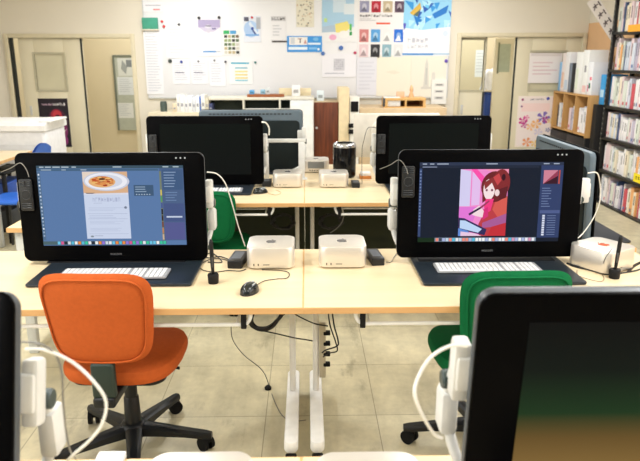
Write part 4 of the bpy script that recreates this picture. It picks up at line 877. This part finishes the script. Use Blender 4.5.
o = m.build('white_cloth', None, (a.x, Yq, a.z)); tag(o, 'white cloth heaped on the blue bin in the corridor', 'cloth')

# ------------------------------------------------------------------ low cabinets below the whiteboard
def cab(name, label, x0, x1, ytop, Y, d, mat, parts=()):
    a = aty(x0, ytop, Y); b = aty(x1, ytop, Y)
    t = thing(name, label, 'cabinet', ((a.x + b.x)/2, Y + d/2, 0)); w = (b.x - a.x)/2; z = a.z
    MB().box(-w, w, -d/2, d/2, .03, z, mat, .004).build('body', t); MB().box(-w + .02, w - .02, -d/2 + .02, d/2, 0, .03, BLACKM).build('plinth', t)
    return t, w, z, d
CW = M((226, 222, 208), .5)
# long white shelf cabinet with dark openings, left
Yk = 7.86
a = aty(207, 97.5, Yk); b = aty(314, 97.5, Yk)
t = thing('low_cabinet', 'long white open cabinet under the whiteboard', 'cabinet', ((a.x + b.x)/2, Yk, 0)); w = (b.x - a.x)/2; z = a.z; d = .42
k = MB(); k.box(-w, w, 0, d, z - .03, z, CW, .002); k.box(-w, w, d - .01, d, .05, z - .03, CW); k.box(-w, w, 0, d, 0, .05, CW)
for x in (-w, -w * .34, w * .34, w - .02): k.box(x, x + .02, 0, d - .01, .05, z - .03, CW)
k.box(-w, w, .01, d - .01, z * .5, z * .5 + .02, CW); k.build('carcass', t)
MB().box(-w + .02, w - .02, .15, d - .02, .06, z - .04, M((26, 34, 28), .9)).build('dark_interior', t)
MB().box(-w * .34 + .03, w * .9, .01, .03, .1, z - .13, M((226, 226, 222), .5), .002).build('drawer_front', t)
# brown board lying on its top
a = aty(247, 101.5, Yk + .01); 
hang_ = MB().box(0, .44, 0, .18, 0, .03, M((150, 84, 40), .6), .003).build('wooden_board', None, (aty(247, 99, Yk + .05).x, Yk + .05, z)); tag(hang_, 'brown wooden board lying on the white cabinet under the board', 'board')
# dark wood door cabinet
a = aty(314, 102, 7.7); b = aty(338.5, 102, 7.7); w = (b.x - a.x)/2
t = thing('wood_cabinet', 'narrow cabinet with striped dark wood door', 'cabinet', ((a.x + b.x)/2, 7.7, 0))
MB().box(-w, w, .015, .50, .03, a.z, M((196, 176, 140), .5), .003).build('body', t)
dr = MB().box(-w, w, 0, .018, .04, a.z - .004, DARKWOOD, .002).build('door', t); MB().lathe([(.001, -.02), (.014, -.02), (.010, -.008), (.006, 0)], ALU, (-w + .03, 0, a.z * .72), 14, 'y').build('knob', dr)
MB().box(-w + .01, w - .01, .03, .48, 0, .03, BLACKM).build('plinth', t)
# white panel cabinet left of it (x 288-314) and cream box to its right
a = aty(290, 101, 7.6); b = aty(313.6, 101, 7.6)
t, w, z, d = cab('white_cabinet', 'plain white cabinet left of the dark wood door', 290, 313.5, 101.5, 7.60, .24, M((230, 230, 228), .5))
MB().box(-w + .01, w - .01, -d/2 - .012, -d/2, .06, z - .02, M((234, 234, 232), .45), .003).build('door', t)
t, w, z, d = cab('tall_cream_box', 'tall cream board box right of the dark wood door', 339, 349.5, 88, 7.66, .46, M((226, 208, 170), .7))
for q, yy in enumerate((125.5, 131.5)):
    v = aty(351, yy, 7.64); o = MB().box(-.03, .03, -.03, .0, -.025, .025, RUB, .004).build('wall_plug', None, tuple(v)); tag(o, ('upper', 'lower')[q] + ' of two black plugs beside the silver all in one computer', 'plug', 'black plugs')
t, w, z, d = cab('white_cabinet', 'white cabinet with a dark slot behind the silver all in one computer', 350, 359.5, 97, 7.68, .44, M((228, 226, 218), .5))
MB().box(-w + .01, w - .012, -d/2 - .008, -d/2, z - .17, z - .05, RUB, .003).build('dark_slot', t)
t, w, z, d = cab('beige_cabinet', 'low beige cabinet behind the far right blank display', 360, 447, 108, 7.72, .6, M((206, 182, 146), .6))
zc = z
# wooden pigeonhole on it
a = aty(384.5, 98, 7.74); b = aty(425.5, 110, 7.74); w = (b.x - a.x)/2
t = thing('wooden_box_shelf', 'small open wooden box shelf below the cream papers', 'shelf', ((a.x + b.x)/2, 7.74, zc)); h = a.z - zc; k = MB(); WM = wood_mat('box_pine', (206, 160, 96), (224, 182, 122), .5, 0)
k.box(-w, w, 0, .28, h - .03, h, WM, .002); k.box(-w, w, 0, .28, 0, .012, WM); k.box(-w, -w + .04, 0, .28, .012, h - .03, WM); k.box(w - .03, w, 0, .28, .012, h - .03, WM); k.box(0, .02, 0, .28, .012, h - .03, WM); k.box(-w, w, .27, .28, .01, h - .03, M((120, 66, 28), .7)); k.build('carcass', t)
o = MB().box(-.10, .10, 0, .1, .0, .11, M((226, 226, 226), .5), .012).box(-.11, -.085, -.02, .02, .0, .10, M((60, 64, 68), .5), .006).build('white_device', None, ((a.x + b.x)/2 - .15, 7.755, zc + .0135)); tag(o, 'white appliance with dark handle inside the wooden box shelf', 'appliance')
for q, (px, cc_, lb) in enumerate(((401, (232, 180, 146), 'small pinkish box on the wooden box shelf'), (412, (222, 176, 130), 'small tan figurine on the wooden box shelf'))):
    v = aty(px, 97, 7.80); m = MB()
    if q == 0: m.box(-.045, .045, -.03, .03, 0, .07, M(cc_, .6), .006)
    else: m.lathe([(.001, 0), (.03, 0), (.032, .02), (.016, .06), (.022, .08), (.020, .11), (.006, .14), (.001, .145)], M(cc_, .6), seg=18)
    o = m.build(('small_box', 'figurine')[q], None, (v.x, 7.86, zc + h)); tag(o, lb, ('box', 'figurine')[q])
# white paper stack and blue items on the white cabinet
for q, (px, w_, c_, lb) in enumerate(((252, .075, (96, 170, 226), 'bright blue packet on the left of the white cabinet top'), (263, .07, (150, 196, 220), 'pale blue packet on the white cabinet top'), (268, .06, (214, 222, 226), 'white and blue packet on the white cabinet top'), (296, .1, (236, 236, 236), 'white paper bag on the white cabinet near the wood door'), (320, .085, (214, 226, 232), 'pale blue carton above the dark wood door'))):
    zz = aty(252, 97.5, Yk).z; 
    y_ = Yk + .28
    v = aty(px, 95, y_); hh = (.05, .055, .075, .13, .12)[q]
    base = zz + (.0305 if q in (0, 1, 2) else 0)
    if q == 4: base = aty(314, 102, 7.7).z; y_ = 7.9
    if q in (0, 1, 2): y_ = Yk + .14 + .0 * q; v = aty(px, 95, y_); w_ *= .8
    m = MB(); m.box(-w_/2, w_/2, -.035, .035, 0, hh, M(c_, .6), .006)
    m.box(-w_*.3, w_*.3, -.0365, -.034, hh*.3, hh*.6, M(tuple(int(x*.7) for x in c_), .6)); o = m.build(('packet', 'packet', 'packet', 'paper_bag', 'carton')[q], None, (v.x, y_, base)); tag(o, lb, ('packet', 'packet', 'packet', 'bag', 'box')[q])
for q, (x0, x1) in enumerate(((279, 311), (332, 351))):
    a = aty(x0, 88, 8.26); b = aty(x1, 88, 8.26); zz = aty(252, 97.5, Yk).z
    if q == 0:
        o = MB().box(0, b.x - a.x, 0, .02, 0, a.z - zz, M((232, 216, 180), .7), .002).build('cardboard_panel', None, (a.x, 8.24, zz)); tag(o, 'cream card panel leaning behind the white cabinet top', 'panel')
# pale cabinet with white files, left
t, w, z, d = cab('file_cabinet', 'beige cabinet carrying white files at the left under the board', 148, 206, 112.5, 7.8, .5, M((214, 204, 178), .6))
zf = z; fx = aty(166, 110, 7.85).x
fcol = [(222, 206, 178), (232, 230, 224), (236, 236, 236), (228, 230, 234), (236, 236, 238), (214, 218, 226), (236, 238, 240), (80, 120, 200), (230, 230, 226), (206, 200, 180), (60, 70, 110)]
fn_ = ['cream', 'ivory', 'white', 'pale grey', 'clean white', 'bluish grey', 'bright white', 'blue', 'off white', 'khaki', 'dark navy']
x = aty(173, 110, 7.85).x
for q, c_ in enumerate(fcol):
    w_ = (.05, .04, .05, .045, .05, .04, .045, .018, .05, .04, .045)[q]; hh = (.10, .20, .19, .175, .19, .17, .185, .18, .20, .17, .10)[q]
    m = MB(); m.box(0, w_ - .002, 0, .24, 0, hh, M(c_, .7), .003); m.box(w_*.25, w_*.7, -.001, .001, hh*.35, hh*.55, M((150, 152, 160), .7))
    o = m.build('file_folder', None, (x, 7.83, zf)); tag(o, '%s file standing on the beige cabinet, %s' % (fn_[q], 'leftmost of the row' if q == 0 else 'just right of the %s file' % fn_[q-1]), 'file', 'files under the whiteboard'); x += w_
v = aty(163, 110, 7.9); m = MB(); m.lathe([(.001, 0), (.04, 0), (.042, .09), (.036, .12), (.001, .125)], M((70, 84, 80), .5), seg=18); o = m.build('tumbler', None, (v.x, 7.95, zf)); tag(o, 'dark grey tumbler on the beige cabinet left of the files', 'cup')

# ------------------------------------------------------------------ left: printer, table, blue chair
TX = -2.53
t = thing('side_table', 'wooden topped table at the far left edge before the white copier', 'table', (TX - .45, 6.15, 0))
MB().box(-.45, .40, -.80, .0, .695, .72, DESK, .002).build('tabletop', t)
MB().box(-.45, .40, -.803, -.80, .695, .719, EDGE).box(.40, .403, -.80, .0, .695, .719, EDGE).build('edge_band', t)
for sx, sy in ((1, -.76), (1, -.04), (-1, -.76), (-1, -.04)): MB().box(sx*.375 - .018, sx*.375 + .018, sy - .02, sy + .02, 0, .695, GREYW, .003).build('leg', t)
t = thing('printer', 'large white copier standing at the far left before the sliding door', 'printer', (-2.97, 6.62, 0))
MB().rbox(.90, .56, .86, .04, M((222, 222, 224), .45), (0, 0, .46), ed=.01).build('body', t)
m = MB(); m.prism([(-.30, .88), (.30, .88), (.30, .93), (.26, .965), (-.12, .985), (-.30, .93)], -.46, .46, M((236, 236, 236), .4), 'yz'); m.build('lid', t)
MB().box(.38, .50, -.22, .22, .955, .975, M((240, 240, 240), .4), .008).build('paper_tray', t)
MB().box(-.3, .0, -.34, -.27, .83, .86, M((190, 192, 196), .4), .006).build('control_panel', t)
for z in (.12, .34, .56): MB().box(-.40, .40, -.290, -.276, z, z + .19, M((208, 208, 210), .45), .005).build('drawer', t)
MB().box(-.42, .42, -.25, .25, 0, .03, BLACKM).build('plinth', t)
t = thing('plastic_chair', 'bright blue chair beside the table at the far left', 'chair', (-2.36, 5.27, 0), R(0))
BL = M((30, 96, 196), .45)
m = MB(); m.rbox(.40, .40, .03, .08, BL, (0, 0, .45), ed=.012); m.build('seat', t)
m = MB()
def bc(u, v, s_): 
    U = 2*u - 1; return (.18 + .05 * v + s_ * .01, U * (.20 - .03 * v), .54 + .36 * v - .05 * U * U * v)
m.grid(lambda u, v: bc(u, v, 1), 14, 10, BL); m.grid(lambda u, v: bc(u, v, -1), 14, 10, BL); m.build('backrest', t)
for sx, sy in ((1, 1), (1, -1), (-1, 1), (-1, -1)): MB().tube([(sx*.15, sy*.15, .44), (sx*.18, sy*.18, .0)], .011, M((40, 42, 44), .4), 10, False).build('leg', t)
for sy in (-1, 1): MB().tube([(.17, sy*.14, .44), (.205, sy*.14, .60)], .009, M((40, 42, 44), .4), 8).build('back_post', t)
# dark machine under the table
t = thing('storage_rack', 'low black rack standing under the far left table', 'rack', (-2.66, 5.75, 0))
for sx in (-1, 1):
    for sy in (-1, 1): MB().box(sx*.09 - .015, sx*.09 + .015, sy*.25 - .015, sy*.25 + .015, 0, .62, BLACKM, .002).build('post', t)
for z in (.1, .34, .6): MB().box(-.105, .105, -.265, .265, z, z + .016, BLACKM, .002).build('shelf', t)
for q, (z, c_, lb) in enumerate(((.116, (40, 44, 50), 'dark case on the lowest shelf of the low black rack'), (.356, (30, 70, 150), 'blue box on the middle shelf of the low black rack'))):
    o = MB().box(-.09, .09, -.2, .2, 0, .16, M(c_, .6), .01).build('storage_box', None, (-2.66, 5.75, z)); tag(o, lb, 'box')
# black bag on the short left side desk
c = atz(14, 214, DZ)
m = MB()
def bag(u, v):
    a = u * 2*math.pi; ph = (v - .5) * math.pi; r_ = max(0, math.cos(ph)) ** .5
    return (.16 * r_ * math.cos(a), .085 * r_ * math.sin(a), .06 + .06 * math.sin(ph) + .008 * math.sin(5*a) * r_)
t = thing('soft_bag', 'black soft case on the short left side desk', 'bag', (-1.44, 3.56, DZ + .0005), R(12))
m.grid(bag, 32, 12, M((18, 22, 26), .6)); m.build('body', t); MB().tube([(-.06, 0, .115), (-.05, 0, .145), (.05, 0, .145), (.06, 0, .115)], .007, M((26, 30, 36), .5)).build('handle', t)

# ------------------------------------------------------------------ right: oak bookcase and black steel rack
XF = 3.14; y0, y1 = 7.30, 8.36
ztop = atx(592, 96, XF).z; 
t = thing('bookcase', 'oak bookcase against the right wall behind the black rack', 'bookcase', (XF, y0, 0)); L_ = y1 - y0; dp_ = XR - .02 - XF
k = MB(); lev = [ztop - .02, .70]
k.box(0, dp_, 0, .02, .68, ztop, OAK, .002); k.box(0, dp_, L_ - .02, L_, .68, ztop, OAK, .002); k.box(dp_ - .01, dp_, .02, L_ - .02, .68, ztop - .02, M((150, 98, 52), .6))
for z in lev: k.box(0, dp_ - .01, .02, L_ - .02, z, z + .02, OAK)
for q in (1, 2): k.box(.0, dp_ - .01, L_*q/3 - .01, L_*q/3 + .01, .70, ztop - .02, OAK)
k.build('carcass', t)
t2 = thing('dark_gap_block', 'black block added for the dark gap below the oak bookcase', 'cabinet', (XF, y0, 0)); MB().box(.02, dp_, 0, L_, .04, .679, BLACKM, .003).build('body', t2); MB().box(.04, dp_, .02, L_ - .02, 0, .04, BLACKM).build('plinth', t2)  # added black block, stands in for the dark gap below the shelves
for q in (0, 1):
    dq = MB().box(.004, .02, L_ * q / 2 + .004, L_ * (q + 1) / 2 - .004, .05, .67, M((26, 26, 28), .5), .002).build('door', t2); MB().box(-.008, .004, L_ / 2 + (q - .5) * .12 - .006, L_ / 2 + (q - .5) * .12 + .006, .36, .46, ALU, .002).build('handle', dq)
rb = random.Random(21)
PAL = [((236, 234, 236), 'white'), ((226, 206, 210), 'pale pink'), ((206, 214, 228), 'pale blue'), ((232, 222, 200), 'cream'), ((200, 80, 90), 'red'), ((70, 90, 130), 'navy'), ((216, 222, 212), 'pale green'), ((190, 180, 200), 'lilac'), ((60, 64, 70), 'black'), ((232, 170, 110), 'orange')]
WTS = [8, 5, 4, 4, 1, 1, 3, 2, 1, 1]
def book(loc, thick, h, d, c_, label, group, rz=0, kind='book', lean=0):
    """spine faces -x, runs along y"""
    t = thing(kind, label, 'book' if kind == 'book' else 'file', loc, 0, group); t.rotation_euler = (lean, 0, 0)
    MB().box(0, d, 0, thick, 0, h, M(c_, .6, var=.01), .0015, 1).build('cover', t)
    dark = tuple(int(v * .62) for v in c_); s = MB(); q_ = rb.random() < .6; s.box(-.0006, .0004, thick*.3, thick*.7, h*.45, h*.85, M(dark, .6, var=.01)) if q_ else s.box(-.0006, .0004, thick*.2, thick*.8, h*.1, h*.22, M(rb.choice([(200, 90, 100), (90, 120, 170), (120, 120, 124)]), .6, var=.01)); s.build('spine_print', t)
    return t
for row, (zs, hh) in enumerate(((.72, .30),)):
    for cell in range(3):
        y = y0 + L_*cell/3 + .03; n = 0; ye = y0 + L_*(cell + 1)/3 - .03
        while y < ye - .03 - (.06 if cell == 1 else 0):
            th = rb.choice((.028, .036, .045, .055)); 
            if y + th > ye: break
            c_, nm = rb.choices(PAL, WTS)[0]; h = hh * rb.uniform(.72, 1)
            book((XF + .03 + rb.uniform(0, .02), y, zs), th, h, .24, c_, '%s file, %s cell in the oak bookcase %s, %s from near side' % (nm, ('nearest', 'middle', 'far')[cell], ('upper row', 'lower row')[row], ('first', 'second', 'third', 'fourth', 'fifth', 'sixth', 'seventh', 'eighth', 'ninth', 'tenth', 'eleventh')[n]), 'files in the oak bookcase', kind='file_binder')
            y += th + .002; n += 1
# on top of the bookcase
def top_item(name, label, cat, xa, xb, yt, col, group=None, extra=None, dep=.22):
    A = atx(xa, 80, XF + .04); B = atx(xb, 80, XF + .04); ya, yb = max(y0 + .005, B.y), min(y1 - .02, A.y); zz = atx((xa + xb)/2, yt, XF + .04).z
    h = max(.04, zz - ztop); m = MB(); m.box(0, dep, 0, yb - ya, 0, h, M(col, .7, var=.02), .003)
    for (v0, v1, z0_, z1_, c_) in (extra or []): m.box(-.001, 0.0005, (yb-ya)*v0, (yb-ya)*v1, h*z0_, h*z1_, M(c_, .7))
    o = m.build(name, None, (XF + .04, ya, ztop)); tag(o, label, cat, group)
TG = 'files on top of the oak bookcase'
top_item('file_folder', 'pale blue file at the far end of the oak bookcase top', 'file', 557.5, 560.5, 62, (130, 180, 224), TG)
top_item('file_folder', 'white file beside the pale blue file on the oak bookcase', 'file', 560.7, 564, 53, (232, 222, 220), TG, [(.2, .8, .1, .5, (226, 190, 170))])
top_item('file_folder', 'pale grey file with blue foot on the oak bookcase', 'file', 564.2, 568, 52, (232, 232, 236), TG, [(.1, .9, .05, .3, (190, 206, 226))])
top_item('file_folder', 'slate grey file before the black file on the oak bookcase', 'file', 568.2, 571, 63, (120, 130, 146), TG)
top_item('file_folder', 'black file in the middle of the oak bookcase top', 'file', 571.2, 574.5, 63, (30, 34, 40), TG)
top_item('document_case', 'white document case right of the black file on oak bookcase', 'document case', 574.8, 581, 52, (236, 238, 238), TG, [(.5, .9, .1, .6, (226, 234, 220))])
top_item('document_case', 'tall white carton with pink marks on the oak bookcase', 'document case', 581.2, 587, 50, (234, 236, 236), TG, [(.1, .7, .05, .2, (230, 190, 190)), (.3, .6, .5, .65, (150, 150, 156))])
top_item('document_case', 'white box with a green square at the near end of oak bookcase', 'document case', 587.3, 592.2, 62, (232, 234, 240), TG, [(.3, .6, .2, .36, (20, 110, 90)), (.1, .5, .45, .55, (226, 120, 140)), (.6, .9, .1, .3, (206, 150, 170))])
# blue and white box between bookcase and rack
# steel rack
YA, YN = 7.12, 4.55
t = thing('steel_rack', 'black steel rack full of books along the right wall', 'rack', (3.235, YA, 0)); RD = .28; PT = .035
BS = M((16, 18, 18), .45)
ypost = (YA, 5.86, YN)
LEV = [.02, .372, .725, 1.06, 1.436, 1.82, 2.2]
for yy in ypost:
    for xx in (0, RD - PT):
        m = MB(); m.box(xx, xx + PT, yy - YA - PT, yy - YA, 0, 2.5, BS, .002, 1)
        if xx == 0:
            for q in range(44): m.box(-.0012, .0002, yy - YA - .022, yy - YA - .012, .1 + q * .054, .118 + q * .054, M((150, 150, 146), .6))
        m.build('post', t)
for z in LEV:
    m = MB(); m.box(.0, RD, YN - YA, 0, z - .028, z, BS, .002, 1); m.build('shelf', t)
names = ['first', 'second', 'third', 'fourth', 'fifth', 'sixth', 'seventh', 'eighth', 'ninth', 'tenth', 'eleventh', 'twelfth', 'thirteenth', 'fourteenth', 'fifteenth', 'sixteenth', 'seventeenth', 'eighteenth', 'nineteenth', 'twentieth', 'twenty first', 'twenty second', 'twenty third', 'twenty fourth', 'twenty fifth', 'twenty sixth', 'twenty seventh', 'twenty eighth', 'twenty ninth', 'thirtieth', 'thirty first', 'thirty second', 'thirty third', 'thirty fourth', 'thirty fifth', 'thirty sixth', 'thirty seventh', 'thirty eighth']
lvn = ['lowest', 'second lowest', 'third lowest', 'fourth lowest', 'fifth lowest', 'sixth lowest']
for li in range(6):
    z = LEV[li]; hmax = LEV[li + 1] - z - .05; y = YA - PT - .006; n = 0
    while y > 5.45 and n < len(names):
        th = rb.choice((.022, .03, .036, .044, .055)) if li != 3 else rb.choice((.03, .04, .055, .06)); h = hmax * rb.uniform(.74, .98)
        c_, nm = rb.choices(PAL, WTS)[0]
        if not (5.86 - PT - th - .004 < y - th < 5.86 + .004 or 5.86 - PT < y < 5.86 + .004 + th) or True:
            book((3.235 + .038 + rb.uniform(0, .02), y - th, z), th - .001, h, .18, c_, '%s book %s from the far end, %s shelf of the black rack' % (nm, names[n], lvn[li]), 'books on the black rack')
        y -= th + .0015; n += 1
# signs on the rack
c1 = atx(628.5, 25, 3.225); c2 = atx(642, 33, 3.225)
o = MB().box(0, .004, 0, c1.y - c2.y, 0, c1.z - atx(628.5, 32, 3.225).z, M((246, 170, 50), .6), .001, 1).build('shelf_sign', None, (3.223, c2.y, atx(628.5, 32, 3.225).z)); tag(o, 'orange shelf sign on the upper part of the black rack', 'sign', 'shelf signs')
c1 = atx(634, 173, 3.225)
t = thing('shelf_sign', 'yellow shelf sign low on the black rack at the right edge', 'sign', (3.223, c1.y - .26, c1.z - .08), 0, 'shelf signs')
MB().box(0, .004, 0, .26, 0, .085, M((236, 216, 30), .6), .001, 1).build('card', t)
m = MB()
for q in range(4): m.box(-.001, .0, .20 - q*.045, .21 - q*.045, .03, .06, BLACKM); m.box(-.001, .0, .185 - q*.045, .212 - q*.045, .05, .056, BLACKM); m.box(-.001, .0, .188 - q*.045, .206 - q*.045, .03, .036, BLACKM)
m.build('lettering', t)
# blue and white packet seen between the bookcase and the rack
a = atx(595, 75, 3.16); 
o = MB().box(0, .24, 0, .12, 0, atx(603, 75, 3.16).z - 1.06, M((50, 150, 214), .5), .004).box(-.001, .0, .02, .1, .08, .16, M((180, 214, 236), .5)).build('document_case', None, (3.25, 7.165, 1.06)); tag(o, 'blue case squeezed between the black rack and oak bookcase', 'document case')
o2 = MB().box(0, .3, 0, .10, 0, 1.06 - .0, M((14, 12, 12), .7), .003).build('dark_panel', None, (3.19, 7.175, 0)); tag(o2, 'black narrow stand between the black rack and oak bookcase', 'stand')
# hanging banner strip with strokes in front of the rack top
A = aty(597, -3, 7.124); B = aty(620, 33, 7.124)
t = thing('paper_banner', 'white paper banner with dark characters slanting beside the rack top', 'banner', (A.x, 7.124, A.z + .02))
Dv = Vector((B.x - A.x, 0, B.z - A.z)); Ln = Dv.length * 1.25; ang = math.atan2(Dv.z, Dv.x)
m = MB(); ch = []
for q in range(5):
    u = .10 + q * .18
    ch += [('r', u, .16, u + .10, .26, (74, 62, 66)), ('r', u + .03, .30, u + .05, .8, (90, 76, 78)), ('r', u, .52, u + .09, .6, (84, 70, 74)), ('p', [(u + .06, .6), (u + .11, .84), (u + .09, .86), (u + .04, .64)], (84, 70, 74))]
flat(m, Ln, .13, (236, 230, 226), ch, .002); o = m.build('sheet', t); o.rotation_euler = (0, -ang, 0)
# bright hanging folders at the top of rack near the post
for q, (px, c_, lb, w_) in enumerate(((623, (214, 220, 204), 'pale green file at the very top left of the black rack', .09), (628, (226, 196, 60), 'yellow file at the very top of the black rack', .06))):
    pass
# ------------------------------------------------------------------ odds behind the far row
c = atz(362, 180, DZ)
o = MB().box(-.04, .04, -.05, .05, 0, .022, M((206, 130, 60), .6), .003).box(-.035, .035, -.045, .045, .022, .045, M((236, 234, 228), .6), .003).build('card_box', None, (c.x + .03, c.y + .08, DZ)); tag(o, 'orange and white box right of the black cylinder computer', 'box')
pa = aty(301.5, 140, 4.61); pb = aty(264, 139, 4.61)
t = thing('monitor_stand', 'white frame stand before the dark pen display under the whiteboard', 'stand', (pa.x, 4.62, DZ)); hz = pa.z - DZ
MB().box(pb.x - pa.x, .03, -.008, .008, hz - .018, hz + .008, WHITEP, .003).build('crossbar', t); MB().box(-.022, .022, -.010, .010, 0.008, hz - .018, WHITEP, .003).build('post', t); MB().box(-.04, .04, -.04, .04, 0, .008, WHITEP, .002).build('foot', t); MB().box(pb.x - pa.x + .0, pb.x - pa.x + .03, -.010, .010, 0, hz - .018, WHITEP, .003).build('post', t)

# ------------------------------------------------------------------ view
S.view_settings.view_transform = 'Standard'; S.view_settings.look = 'None'; S.view_settings.exposure = 0.0; S.view_settings.gamma = 1
